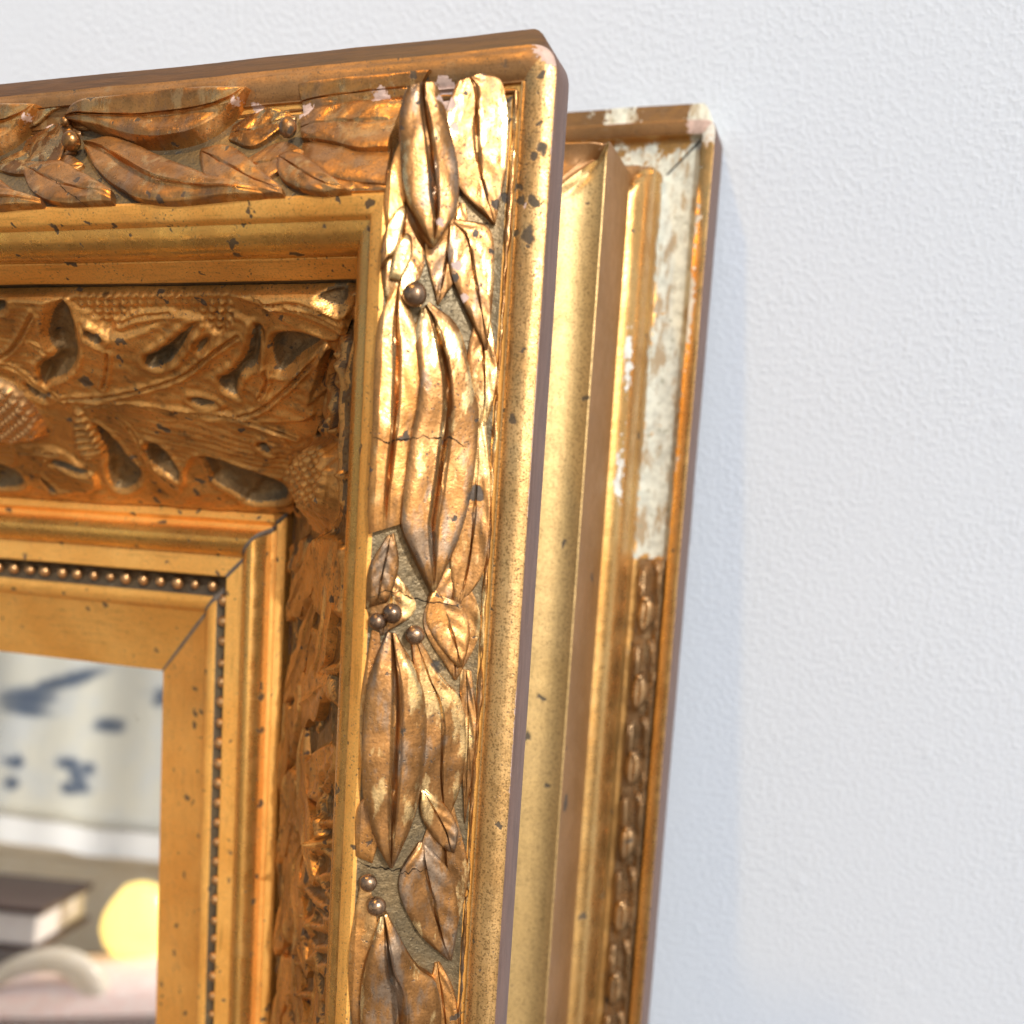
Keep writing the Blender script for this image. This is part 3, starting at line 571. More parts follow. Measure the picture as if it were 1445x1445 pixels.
def _point(sp, tip):
    """bring the base (and for the low filler leaves the tip) of an outline together"""
    k, a, c, *r = sp
    a, c = [list(q) for q in a], [list(q) for q in c]
    for i, f in ((0, .62), (-1, .92 if tip else 0)):
        for j in (0, 1):
            m = (a[i][j] + c[i][j]) / 2; a[i][j] += (m - a[i][j]) * f; c[i][j] += (m - c[i][j]) * f
    return (k, a, c, *r)
KEEP = {'r1', 'r2', 't5a', 't5b', 't6', 'uo'}
LEAF_R = [sp if sp[0] in KEEP else _point(sp, sp[0][0] == 'u') for sp in LEAF_R]
LEAF_T = [sp if sp[0] in KEEP else _point(sp, sp[0][0] == 'u') for sp in LEAF_T]
RUBBED = {'ua', 'ub', 'uc', 'ue', 'ug', 'uh', 'ui', 'uj', 'um', 'un', 'r1', 'r4', 'r5', 'r9', 'r6', 'r10', 'r15', 'r2', 'r3', 'r11', 'r12', 'r13', 'r14', 'r8', 't7', 't4', 't4b'}
Lr = {sp[0]: leaf('R', sp, M_leaf2 if sp[0] in RUBBED else M_leaf, side_rail) for sp in LEAF_R}
_up = lambda q: [(s, u - .19 * max(0, 2.0 - u) / 1.5) for s, u in q]
LEAF_T = [(k, _up(a), _up(c), *r) for k, a, c, *r in LEAF_T]
Lt = {sp[0]: leaf('T', sp, M_leaf2 if sp[0] in RUBBED else M_leaf, top_rail) for sp in LEAF_T}
M_berry = gilt('gilt_berry', (.40, .27, .17), (.26, .17, .11), .26, .85, .2, .2, None, .2, .4, bump=.4, scuff=(.2, .17, .15))
Br = [sphere('berry', 'R', s, u, r, .10 + r * .6, M_berry, side_rail) for (s, u), r in BERRY_R]
Bt = [sphere('berry', 'T', s, u, r, .10 + r * .6, M_leaf2, top_rail) for (s, u), r in BERRY_T]
def ragged_edge(side, s1, par):
    s = np.arange(.55, s1, .045); k = 7
    pts = []
    for j in range(k):
        a = j / (k - 1) * 2 - 1
        z = s * 0
        wv = .045 + .022 * vnoise(np.stack([s * 2.2, z, z + 3], 1)) + .012 * vnoise(np.stack([s * 7, z, z + 8], 1))
        ln = .05 * np.clip(1 - a * a, 0, 1) ** .5 * (.8 + .5 * vnoise(np.stack([s * 3.1, z, z + 5], 1)) + .3 * vnoise(np.stack([s * 9, z + a, z + 6], 1))) - .012
        u = .555 + .012 * vnoise(np.stack([s * .8, z, z], 1)) + a * wv
        pts.append(su_to_xyz(side, s, u, -.035 + .05 * np.clip(u - .6, 0, 1) + ln))
    pts = np.stack(pts, 1).reshape(-1, 3)
    faces = [(i * k + j, i * k + j + 1, (i + 1) * k + j + 1, (i + 1) * k + j) for i in range(len(s) - 1) for j in range(k - 1)]
    return mesh_obj('border_edge', to_local(deform(pts), H), faces, M_leaf2, par, True, 60)
ragged_edge('R', 24, side_rail); ragged_edge('T', 16, top_rail)
# the same run of leaves carries on along both rails
for k in range(1, 8):
    for key in ('t1', 't1b', 't2', 't3', 't3a', 't3b', 't4a', 'uk', 'ul', 'um', 'up'):
        shifted(Lt[key], -3.72 * k - (0 if key not in ('t3a', 't3b') else 3.72), 0)
    shifted(Bt[0], -3.72 * k, 0)
for k in range(1, 3):
    for key in ('r7', 'r6', 'r8', 'r9', 'r9b', 'r10', 'r11', 'r12', 'r13', 'r14', 'r10b', 'r15', 'r16', 'ua', 'ub', 'uc', 'ud', 'ue', 'uf', 'ug', 'uj'):
        shifted(Lr[key], 0, -12.45 * k)
    for b in Br: shifted(b, 0, -12.45 * k)

# ------------------------------------------------------------------ carved oak band (the slope between the two mouldings)
F0 = np.array([2.83, -.35]); F1 = np.array([6.10, -4.17]); FL = float(np.linalg.norm(F1 - F0))
FT = (F1 - F0) / FL; FN = np.array([-FT[1], FT[0]])

def chaikin(p, n=2, closed=True):
    p = np.array(p, float)
    for _ in range(n):
        if closed:
            q = np.roll(p, -1, 0); p = np.stack([.75 * p + .25 * q, .25 * p + .75 * q], 1).reshape(-1, 2)
        else:
            a, b = p[:-1], p[1:]; m = np.stack([.75 * a + .25 * b, .25 * a + .75 * b], 1).reshape(-1, 2)
            p = np.concatenate([p[:1], m, p[-1:]])
    return p

def seg_d(pts, a, b):
    ab = b - a; t = np.clip(((pts - a) @ ab) / (ab @ ab + 1e-12), 0, 1)
    return np.linalg.norm(pts - a - t[:, None] * ab, axis=1)

def sd(pts, poly, n=1):
    poly = chaikin(poly, n)
    out = np.full(len(pts), 1.0)
    lo, hi = poly.min(0) - .35, poly.max(0) + .35
    m = ((pts >= lo) & (pts <= hi)).all(1)
    if not m.any(): return out
    q = pts[m]; d = np.full(len(q), 9.0); ins = np.zeros(len(q), bool)
    for i in range(len(poly)):
        a, b = poly[i], poly[(i + 1) % len(poly)]
        d = np.minimum(d, seg_d(q, a, b))
        c = ((a[1] > q[:, 1]) != (b[1] > q[:, 1])) & (q[:, 0] < (b[0] - a[0]) * (q[:, 1] - a[1]) / (b[1] - a[1] + 1e-12) + a[0])
        ins ^= c
    out[m] = np.where(ins, -d, d)
    return out

def ld(pts, line):
    line = chaikin(line, 2, False)
    out = np.full(len(pts), 1.0)
    lo, hi = line.min(0) - .35, line.max(0) + .35
    m = ((pts >= lo) & (pts <= hi)).all(1)
    if not m.any(): return out
    q = pts[m]; d = np.full(len(q), 9.0)
    for i in range(len(line) - 1): d = np.minimum(d, seg_d(q, line[i], line[i + 1]))
    out[m] = d
    return out

def band_grid(dmax, step):
    d = np.concatenate([np.arange(0, 14.5, step), np.arange(14.5, dmax, step * 4)])
    w = np.linspace(0, FL, int(FL / step))
    uw = F0[0] + FT[0] * w
    S = uw[None, :] + d[:, None]
    Wg = np.repeat(w[None], len(d), 0)
    return d, w, S, Wg

def build_band(side, S, Wg, Hh, cls, names, parent):
    """cls per vertex: 0 = recess, 1 = plain ground, k>=2 = leaf number; faces are shared out by class."""
    nd, nw = S.shape
    for _ in range(1 if side == 'T' else 2):        # soften single-cell spikes
        q = np.pad(Hh, 1, mode='edge')
        Hh = (q[1:-1, 1:-1] * 2 + q[:-2, 1:-1] + q[2:, 1:-1] + q[1:-1, :-2] + q[1:-1, 2:]) / 6
    u = F0[0] + FT[0] * Wg + FN[0] * Hh; h = F0[1] + FT[1] * Wg + FN[1] * Hh
    pts = to_local(deform(su_to_xyz(side, S, u, h).reshape(-1, 3)), H)
    idx = np.arange(nd * nw).reshape(nd, nw)
    F = np.stack([idx[:-1, :-1], idx[:-1, 1:], idx[1:, 1:], idx[1:, :-1]], -1).reshape(-1, 4)
    if side == 'T': F = F[:, ::-1]
    c = cls.reshape(nd, nw)[:-1, :-1].copy()
    # every separate carved piece becomes its own part; crumbs stay with the ground
    lab = np.full(c.shape, -1); nl = 0; pieces = []
    for i0 in range(c.shape[0]):
        for j0 in range(c.shape[1]):
            if c[i0, j0] < 2 or lab[i0, j0] >= 0: continue
            v0 = c[i0, j0]; stack = [(i0, j0)]; lab[i0, j0] = nl; cells = []
            while stack:
                i, j = stack.pop(); cells.append((i, j))
                for a, b2 in ((i + 1, j), (i - 1, j), (i, j + 1), (i, j - 1)):
                    if 0 <= a < c.shape[0] and 0 <= b2 < c.shape[1] and c[a, b2] == v0 and lab[a, b2] < 0:
                        lab[a, b2] = nl; stack.append((a, b2))
            pieces.append((v0, nl, len(cells))); nl += 1
    small = [l for v0, l, k in pieces if k < 130]
    c[np.isin(lab, small)] = 1
    byc = {}
    for v0, l, k in pieces:
        if k >= 130: byc.setdefault(int(v0), []).append(l)
    c = c.ravel(); lab = lab.ravel()
    jobs = []
    for name, ks, mats in names:
        if ks[0] < 2: jobs.append((name, np.isin(c, ks), ks, mats))
        else: jobs += [(name, lab == l, ks, mats) for kk2 in ks for l in byc.get(kk2, [])]
    for name, sel, ks, mats in jobs:
        if not sel.any(): continue
        f = F[sel]; used = np.unique(f); mp = np.full(nd * nw, -1); mp[used] = np.arange(len(used))
        fm = np.searchsorted(ks, c[sel]) if len(mats) > 1 else None
        mesh_obj(name, pts[used], [tuple(r) for r in mp[f]], list(mats), parent, True, 75, fm)

def wrap(S, a, b):
    return np.where(S > b, a + np.mod(S - a, b - a), S)

# top rail
d, w, S, Wg = band_grid(25, .024)
pts = np.stack([wrap(S, 5.4, 11.6).ravel(), Wg.ravel()], 1)
p3 = np.concatenate([pts, np.full((len(pts), 1), 2.0)], 1)
Hh = .17 + .035 * vnoise(p3 * 1.1) + .014 * vnoise(p3 * 4) + .012 * vnoise(np.stack([pts[:, 0] * 3 + pts[:, 1] * 2, pts[:, 1] * 9 - pts[:, 0] * 3, pts[:, 0] * 0], 1))
cls = np.ones(len(pts), int)
for k, key in enumerate(TL):
    e = sd(pts, TL[key], 2)
    t = sstep(.02, -.10, e)
    ang = (.5, -.5, .35, -.3, .6)[k]
    Hh += t * .009 * np.sin(2 * math.pi * (pts[:, 0] * math.cos(ang) * .45 + pts[:, 1] * (1.2 + math.sin(ang)) + .25 * vnoise(p3 * 1.3)) / .24)
    Hh += t * (.06 + .04 * np.sin(pts[:, 0] * 1.7 + k)) + .03 * np.exp(-((e + .05) / .05) ** 2)
    cls = np.where(e < 0, 2 + k, cls)
e = sd(pts, TS[0], 1); e = np.minimum(e, sd(pts, TS[1], 1))
t = sstep(.03, -.06, e)
bx = pts[:, 0] / .165; by = pts[:, 1] / .135; bx = bx + .5 * (np.floor(by) % 2)
rr = np.hypot((bx % 1 - .5) * 1.1, by % 1 - .5)
Hh = Hh * (1 - t) + t * (.10 + .085 * np.clip(1 - (rr / .42) ** 2, 0, 1) * (.6 + .5 * vnoise(p3 * 3)))
cls = np.where(e < 0, 1, cls)
e = sd(pts, TA[0], 2); t = sstep(.03, -.25, e)
a = (pts[:, 0] * .8 + pts[:, 1] * 1.0) / .20; b = (pts[:, 1] * 1.0 - pts[:, 0] * .55) / .20
dm = np.clip(1 - ((a % 1 - .5) / .42) ** 2, 0, 1) * np.clip(1 - ((b % 1 - .5) / .42) ** 2, 0, 1)
Hh = Hh + t * (.22 + .075 * dm); acl = e < -.02
e = sd(pts, TR[0], 2); t = sstep(.03, -.15, e)
Hh = Hh + t * (.12 + .05 * np.cos(2 * math.pi * (pts[:, 1] - .1 * pts[:, 0]) / .165))
rcl = e < -.02
goug = np.zeros(len(pts))
for gpoly in TG:
    e = sd(pts, gpoly, 2)
    e = e + .03
    g = sstep(.01, -.16, e)
    Hh += .045 * np.exp(-((e - .05) / .05) ** 2) * (1 - g)
    Hh -= g * (.19 + .05 * vnoise(p3 * 2.5) + .03 * vnoise(p3 * 7)) * (.75 + .25 * sstep(0, -.3, e))
    goug = np.maximum(goug, (e < -.05) * 1.0)
for ln in TM:
    dl = ld(pts, ln)
    Hh += .055 * np.exp(-((dl - .045) / .045) ** 2) - .05 * np.exp(-(dl / .03) ** 2)
cls = np.where(acl, 20, cls); cls = np.where(rcl, 1, cls)
cls = np.where(goug > 0, 0, cls)
edge = sstep(0, .06, Wg.ravel()) * sstep(FL, FL - .08, Wg.ravel())
Hh = Hh * edge - .05 * (1 - edge)
M_pit = gilt('bronzed_hollow', (.36, .22, .09), (.17, .125, .07), .48, .62, .6, .8, None, .5, .8, bump=.9, scuff=(.12, .11, .085))
names = [('carved_ground', [0, 1], (M_pit, M_oak))] + [('oak_leaf', [2 + k], (M_oak,)) for k in range(len(TL))] + [('acorn', [20], (M_bead,))]
build_band('T', S, Wg, Hh.reshape(S.shape), cls, names, top_rail)

# side rail
RM += [[(3.6, .55), (4.6, .5), (6.0, .42)], [(3.9, 1.5), (4.6, 1.25), (4.9, 1.0)], [(3.5, .9), (4.2, .75)], [(4.5, 2.4), (4.9, 1.9), (4.7, 1.5)]]
RL['curl3'] = [(4.0, 1.7), (4.5, 2.0), (4.8, 1.6), (4.5, 1.15), (4.1, 1.2)]
RL['curl4'] = [(3.2, .75), (3.7, 1.15), (4.15, .95), (4.3, .6), (3.6, .35)]
d, w, S, Wg = band_grid(40, .027)
pts = np.stack([wrap(S, 8.4, 15.4).ravel(), Wg.ravel()], 1)
p3 = np.concatenate([pts, np.full((len(pts), 1), 5.0)], 1)
Hh = .02 + .04 * vnoise(p3 * 1.4) + .025 * vnoise(p3 * 5)
cls = np.zeros(len(pts), int)
rdg = np.clip(1 - np.abs(vnoise(p3 * np.array([1.7, 2.4, 1]))) * 7, 0, 1)
Hh += .10 * rdg; cls = np.where(rdg > .30, 1, cls)
for ln in RM:
    dl = ld(pts, ln)
    g = np.exp(-(dl / .07) ** 2)
    g = g * sstep(.0, .55, pts[:, 1])
    Hh += .16 * g; cls = np.where(dl < .07, 1, cls)
for k, key in enumerate(RL):
    e = sd(pts, RL[key], 2)
    t = sstep(.02, -.13, e)
    top = .17 + .05 * np.sin(k * 2.1 + pts[:, 0] * 1.3) + .05 * vnoise(p3 * 1.8 + k) + .022 * np.sin((pts[:, 1] * 15 + pts[:, 0] * 3 + 2 * vnoise(p3 * 1.5) + k)) + .02 * vnoise(p3 * 6)
    Hh = np.maximum(Hh, Hh * (1 - t) + t * top) + .05 * np.exp(-((e + .07) / .05) ** 2)
    cls = np.where(e < -.02, 2 + k, cls)
e = sd(pts, RA[0], 2); t = sstep(.02, -.45, e)
a = (pts[:, 0] + pts[:, 1] * .35) / .19; b = (pts[:, 1] * .75 - pts[:, 0] * .6) / .26
dm = np.clip(1 - ((a % 1 - .6) / .5) ** 2, 0, 1) * np.clip(1 - ((b % 1 - .5) / .48) ** 2, 0, 1)
Hh = np.where(e < .02, np.maximum(Hh, .02 + t * (.30 + .11 * dm + .05 * vnoise(p3 * 3))), Hh)
cls = np.where(e < -.02, 20, cls)
e2 = sstep(.4, .05, np.abs(pts[:, 1] - .42 * 1)) * 0
st = (pts[:, 1] < .55)
bx = pts[:, 0] / .15; by = pts[:, 1] / .15
rr = np.hypot(bx % 1 - .5, by % 1 - .5)
Hh = np.where(st & (cls == 0), Hh + .04 * np.clip(1 - (rr / .4) ** 2, 0, 1), Hh)
edge = sstep(0, .06, Wg.ravel()) * sstep(FL, FL - .08, Wg.ravel())
Hh = Hh * edge - .05 * (1 - edge)
names = [('carved_ground', [0, 1], (M_ground_brown, M_oak))] + [('oak_leaf', [2 + k], (M_oak,)) for k in range(len(RL))] + [('acorn', [20], (M_oak,))]
build_band('R', S, Wg, Hh.reshape(S.shape), cls, names, side_rail)

def slope(w, off):
    return F0[0] + FT[0] * w + FN[0] * off, F0[1] + FT[1] * w + FN[1] * off
def blade(spine, width, bend=0.0):
    s = resample(spine, 7); t = np.linspace(0, 1, 7)
    d = np.gradient(s, axis=0); d /= np.linalg.norm(d, axis=1)[:, None]
    nrm = np.stack([-d[:, 1], d[:, 0]], 1)
    wd = width * np.sin(np.pi * np.clip(t * .88 + .07, 0, 1)) ** .8 * (1 + .16 * np.cos(t * 19))
    return [tuple(p) for p in s + nrm * wd[:, None]], [tuple(p) for p in s - nrm * wd[:, None]]
BLADES = [([(6.5, 1.5), (7.2, 2.6), (8.1, 4.4)], .42), ([(6.8, 1.2), (7.8, 1.0), (9.0, 1.5)], .36), ([(7.7, 2.3), (8.6, 2.9), (9.7, 4.3)], .40),
          ([(9.7, 3.6), (9.3, 2.2), (8.8, .6)], .46), ([(9.5, 4.3), (10.4, 4.1), (11.5, 4.5)], .38), ([(9.9, 2.6), (10.9, 2.5), (12.2, 1.0)], .42),
          ([(10.9, 3.4), (11.9, 3.6), (12.9, 4.4)], .38), ([(12.0, 2.4), (12.8, 2.6), (13.9, 1.2)], .42), ([(12.6, 3.8), (13.6, 3.6), (14.8, 4.4)], .40),
          ([(13.5, 2.6), (14.4, 2.3), (15.6, .8)], .42), ([(14.6, 3.7), (15.6, 3.8), (16.6, 4.4)], .4), ([(4.4, 2.6), (4.0, 1.9), (3.7, 1.2)], .2)]
blades = []
for k, (sp, wd) in enumerate(BLADES):
    a, c = blade(sp, wd)
    blades.append(leaf('R', ('u%d' % k, a, c, .11, .08, .16, 2), M_oak, side_rail, 30, 21, slope, 'oak_leaf'))
for k in (1, 2, 3):
    for o in blades[4:11]: shifted(o, 0, -6.2 * k)

# ------------------------------------------------------------------ beads, mitre filler, cracks
def bead_mesh():
    nu, nv, r = 10, 6, .11
    pts = []
    for i in range(nv + 1):
        th = math.pi * i / nv
        for j in range(nu):
            ph = 2 * math.pi * j / nu
            pts.append((r * U * math.sin(th) * math.cos(ph), r * U * math.sin(th) * math.sin(ph), r * U * math.cos(th)))
    faces = [(i * nu + j, (i + 1) * nu + j, (i + 1) * nu + (j + 1) % nu, i * nu + (j + 1) % nu) for i in range(nv) for j in range(nu)]
    return pts, faces
bp, bf = bead_mesh()
bead0 = mesh_obj('bead', bp, bf, M_bead, top_rail, True, 80)
PITCH = .4214
def bead_at(o, side, s):
    p = su_to_xyz(side, np.array([s]), np.array([7.70]), np.array([-4.335]))
    o.location = Vector(to_local(p, H)[0])
first = True
for side, par, n_b in (('T', top_rail, 40), ('R', side_rail, 70)):
    for i in range(n_b):
        s = 7.98 + PITCH * i
        if side == 'T' and s > W - 8: break
        if side == 'R' and s > H - 8: break
        o = bead0 if first else bead0.copy()
        if not first: col.objects.link(o)
        first = False
        o.parent = par; bead_at(o, side, s + rng.normal(0, .012))
        k = rng.normal(1.0, .07); o.scale = (k * rng.normal(1, .05), k * .9, k * rng.normal(1, .05))

def mitre_strip(i0, i1, half, lift, prof, df, hh_, mat, par):
    """dark filler that stands in the open corner joint"""
    pts = []; faces = []
    k = 0
    rows = []
    for i in range(i0, i1):
        a = np.array(prof[i]); b = np.array(prof[i + 1])
        nseg = max(1, int(np.linalg.norm(b - a) / .12))
        for j in range(nseg): rows.append(a + (b - a) * j / nseg)
    rows.append(prof[i1])
    rows = np.array(rows)
    for j, (u, h) in enumerate(rows):
        wv = half * (1 + .35 * vnoise(np.array([[j * .35, 1.0, 2.0]]))[0])
        t = rows[min(j + 1, len(rows) - 1)] - rows[max(j - 1, 0)]; nn = np.array([-t[1], t[0]]) / (np.linalg.norm(t) + 1e-9)
        if nn[1] < 0: nn = -nn
        for sg, lf in ((-1, -.03), (-.5, lift), (.5, lift), (1, -.03)):
            uu = u + nn[0] * lf; hh = h + nn[1] * lf
            pts.append((-(uu) + sg * wv * .7071, -(uu) - sg * wv * .7071, hh))
    for j in range(len(rows) - 1):
        for i in range(3):
            faces.append((j * 4 + i, j * 4 + i + 1, j * 4 + 4 + i + 1, j * 4 + 4 + i))
    return mesh_obj('corner_joint', to_local(df(np.array(pts)), hh_), faces, mat, par, True, 60)
i6 = next(i for i, p in enumerate(P) if p[0] == 6.171); i12 = next(i for i, p in enumerate(P) if p[0] == 9.69)
mitre_strip(i6, i12, .055, .018, PR, deform, H, M_filler, side_rail)

from mathutils.bvhtree import BVHTree
def crack(path, side, rail_obj, leaves, width):
    """hairline crack draped over border and leaves"""
    vs_, fs_ = [], []
    for o in [rail_obj] + leaves:
        me = o.data; b = len(vs_)
        vs_ += [v.co.copy() for v in me.vertices]; fs_ += [tuple(b + i for i in p.vertices) for p in me.polygons]
    bv = BVHTree.FromPolygons(vs_, fs_)
    p = resample(path, 40)
    pts = []; faces = []
    for j, (s, u) in enumerate(p):
        s = s + .035 * vnoise(np.array([[j * .5, s, 1.]]))[0] + .015 * vnoise(np.array([[j * 1.3, s, 5.]]))[0]
        wv = width * (.35 + .65 * abs(vnoise(np.array([[j * .4, 7., s]]))[0])) * min(1, j / 5, (39 - j) / 5 + .1)
        for sg in (-1, 1):
            q = su_to_xyz(side, np.array([s + sg * wv]), np.array([u]), np.array([4.0]))
            q = Vector(to_local(q, H)[0])
            hit = bv.ray_cast(q, Vector((0, 1, 0)))
            z = hit[0] if hit[0] is not None else q
            pts.append((z.x, z.y - .006 * U, z.z))
    faces = [(2 * j, 2 * j + 1, 2 * j + 3, 2 * j + 2) for j in range(len(p) - 1)]
    return mesh_obj('crack', pts, faces, M_crack, rail_obj, False)
for path in ([(5.14, 1.964), (5.183, 1.713), (5.084, 1.405), (5.067, 1.083), (5.162, .80)], [(7.271, 1.961), (7.182, 1.64), (7.291, 1.313), (7.367, .80)], [(11.08, 1.939), (11.144, 1.644), (11.197, 1.352), (11.144, 1.0)]):
    crack(path, 'R', side_rail, list(Lr.values()), .014)
crack([(7.618, 1.438), (7.112, 1.736), (6.684, 2.0)], 'T', top_rail, list(Lt.values()), .012)

# ------------------------------------------------------------------ the rear frame
RX, RYT, RZ = .77021, 2.39856, -8.5
RH = 49.86; RW = 38.0
rear = empty('gilt_frame', Matrix.Translation(frame_to_world(RX, RYT - RH, RZ)) @ LEANM)
tag(rear, 'plainer gilt frame leaning against the wall, white gesso bare where its ornament broke off', 'picture frame')
RS, RR, RC, RO, RF, RB_ = range(6)
Q = [(3.2, -1.05, RS), (.9, -1.1, RS), (.0, -1.1, RS), (-.02, -1.08, RS), (-.02, -.05, RS), (.0, -.008, RR), (.03, .0, RR)]
Q += [(.24, -.05, RR), (.262, -.065, RC), (.29, -.22, RC), (.34, -.25, RC), (.65, -.26, RC), (.98, -.25, RC), (1.035, -.22, RC), (1.05, .21, RR), (1.075, .25, RR)]
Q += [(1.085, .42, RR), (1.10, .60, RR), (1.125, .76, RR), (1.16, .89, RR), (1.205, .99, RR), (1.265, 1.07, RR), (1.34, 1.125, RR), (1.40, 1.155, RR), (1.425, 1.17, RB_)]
Q += [(1.435, 2.93, RB_), (1.45, 2.98, RF), (1.475, 2.99, RF), (1.56, 2.965, RF), (1.68, 2.955, RF), (1.8, 2.97, RF), (1.92, 3.005, RF), (2.05, 3.06, RF), (2.2, 3.15, RF), (2.33, 3.25, RF), (2.42, 3.33, RF), (2.5, 2.4, RF), (2.7, 1.8, RF), (3.2, 1.2, RF), (5.0, .4, RF), (5.2, -1.0, RF)]
QP = np.array([(a, b) for a, b, _ in Q]); QM = [m for *_, m in Q][:-1]
def rdeform(p):
    x, y, h = p.T.copy()
    dn = np.exp(-((x - y) / .22) ** 2) * (h > .6) * sstep(-2.6, -2.0, x)
    h = h - dn * (.12 + .16 * vnoise(np.stack([x * 5, y * 5, h], 1)) + .10 * vnoise(np.stack([x * 13, y * 13, h], 1)))
    lip = .30 * np.clip((y - .004) / .014, 0, 1) * sstep(-.01, .30, -x)
    r = .26
    a = r + x; b = r + y
    m = (a > 0) & (b > 0)
    l = (np.abs(a) ** 2.2 + np.abs(b) ** 2.2 + 1e-9) ** (1 / 2.2); k = np.where(m, np.maximum(a, b) / l, 1.0)
    x = np.where(m, x + a * (k - 1), x); y = np.where(m, y + b * (k - 1), y) + lip
    q = np.stack([x, y, h], 1)
    return q + (vnoise(q * .6 + 13.) * .012 + vnoise(q * 3 + 5.) * .005)[:, None] * np.array([.6, .6, .8])
ORN0 = 9.0                       # where the ornament strip still holds
def rear_chip_R(s, u):
    p = np.stack([s * .8, u * 2.5, s * 0 + 1], 1)
    nz = vnoise(p) * .35 + vnoise(p * 3.1) * .22
    chan = sstep(.22, .36, u) * (1 - sstep(1.02, 1.06, u)) * (1 - sstep(ORN0, ORN0 + .08, s))
    v = chan * (.86 + nz * .55)
    edge = (np.exp(-((u - .22) / .13) ** 2)) * (1 - sstep(7.5, 9.8, s)) * (.52 + nz * 1.0)
    roll = np.exp(-((u - 1.23) / .11) ** 2) * sstep(3.2, 4.6, s) * (1 - sstep(7.5, 9.0, s)) * (.50 + nz * .9)
    cor = np.exp(-((s - .1) ** 2 + (u - .1) ** 2) / .42 ** 2) * .95
    return np.maximum.reduce([v, edge, roll, cor])
def rear_chip_T(s, u):
    p = np.stack([s * .9 + 20, u * 2.5, s * 0 + 3], 1)
    nz = vnoise(p) * .4 + vnoise(p * 2.7) * .3
    chan = sstep(.15, .40, u) * (1 - sstep(1.0, 1.08, u))
    lipw = (u < .02) * sstep(.5, 1.0, s) * (.34 + nz * 1.2)
    return np.maximum(np.maximum(chan * (.52 + nz), lipw), np.exp(-((s - .3) ** 2 + (u - .1) ** 2) / .38 ** 2) * .95)
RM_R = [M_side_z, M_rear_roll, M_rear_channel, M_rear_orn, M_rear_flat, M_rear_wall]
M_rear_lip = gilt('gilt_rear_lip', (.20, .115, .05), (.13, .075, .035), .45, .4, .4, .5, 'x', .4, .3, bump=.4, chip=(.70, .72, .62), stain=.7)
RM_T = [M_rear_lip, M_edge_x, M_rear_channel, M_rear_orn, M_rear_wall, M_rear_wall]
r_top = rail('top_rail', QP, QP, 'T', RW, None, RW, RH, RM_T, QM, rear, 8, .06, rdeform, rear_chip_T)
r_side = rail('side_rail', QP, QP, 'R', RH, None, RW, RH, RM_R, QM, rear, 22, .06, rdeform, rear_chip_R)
rail('side_rail', QP, QP, 'L', RH, None, RW, RH, RM_R, QM, rear, 1, 1, None)
rail('bottom_rail', QP, QP, 'B', RW, None, RW, RH, RM_T, QM, rear, 1, 1, None)

def rear_piece(name, fn, ns, nv, s0, s1, u0, u1, mat, skirt=True):
    s = np.linspace(s0, s1, ns); u = np.linspace(u0, u1, nv)
    S, Un = np.meshgrid(s, u, indexing='ij')
    hh = fn(S, Un)
    pts = np.stack([-Un.ravel(), -S.ravel(), hh.ravel()], 1)
    faces = [(i * nv + j, i * nv + j + 1, (i + 1) * nv + j + 1, (i + 1) * nv + j) for i in range(ns - 1) for j in range(nv - 1)]
    b = len(pts); low = pts.copy(); low[:, 2] = -.27
    ring = [(0, j) for j in range(nv)] + [(i, nv - 1) for i in range(1, ns)] + [(ns - 1, j) for j in range(nv - 2, -1, -1)] + [(i, 0) for i in range(ns - 2, 0, -1)]
    ids = [i * nv + j for i, j in ring]
    pts = np.concatenate([pts, low[ids]])
    for a in range(len(ids)):
        c = (a + 1) % len(ids); faces.append((ids[a], b + a, b + c, ids[c]))
    return mesh_obj(name, to_local(rdeform(pts), RH), faces, mat, r_side, True, 55)

rear_piece('ornament_strip', lambda s, u: -.17 + .02 * vnoise(np.stack([s.ravel() * 4, u.ravel() * 6, s.ravel() * 0], 1)).reshape(s.shape) + .05 * np.exp(-((u - .38) / .03) ** 2), 260, 12, ORN0, ORN0 + 14, .35, .90, M_rear_orn)

def rear_leaf(L, R, hgt, l0, l1, seed):
    nN, nM = 18, 11
    A = resample(L, nN); B = resample(R, nN); v = np.linspace(-1, 1, nM); t = np.linspace(0, 1, nN); k = (v + 1) / 2
    su = A[:, None] * (1 - k)[None, :, None] + B[:, None] * k[None, :, None]
    env = np.clip(t / .2, 0, 1) ** .7 * np.clip((1 - t) / .15, 0, 1) ** .6
    off = -.15 + (l0 + (l1 - l0) * t)[:, None] + hgt * (.3 + .7 * env)[:, None] * (1 - .8 * np.abs(v) ** 2.5)[None, :] - .05 * np.exp(-(v / .15) ** 2)[None, :] * np.clip((1 - t) / .3, 0, 1)[:, None]
    pts = np.stack([-su[..., 1].ravel(), -su[..., 0].ravel(), off.ravel()], 1)
    pts[:, 2] += vnoise(pts * 4 + seed) * .02
    ring = [(0, j) for j in range(nM)] + [(i, nM - 1) for i in range(1, nN)] + [(nN - 1, j) for j in range(nM - 2, -1, -1)] + [(i, 0) for i in range(nN - 2, 0, -1)]
    ids = [i * nM + j for i, j in ring]; low = pts[ids].copy(); low[:, 2] = -.24
    faces = [(i * nM + j, i * nM + j + 1, (i + 1) * nM + j + 1, (i + 1) * nM + j) for i in range(nN - 1) for j in range(nM - 1)]
    b = len(pts); pts = np.concatenate([pts, low])
    for a in range(len(ids)):
        c = (a + 1) % len(ids); faces.append((ids[a], b + a, b + c, ids[c]))
    return mesh_obj('ornament_leaf', to_local(rdeform(pts), RH), faces, M_rear_orn, r_side, True, 60)

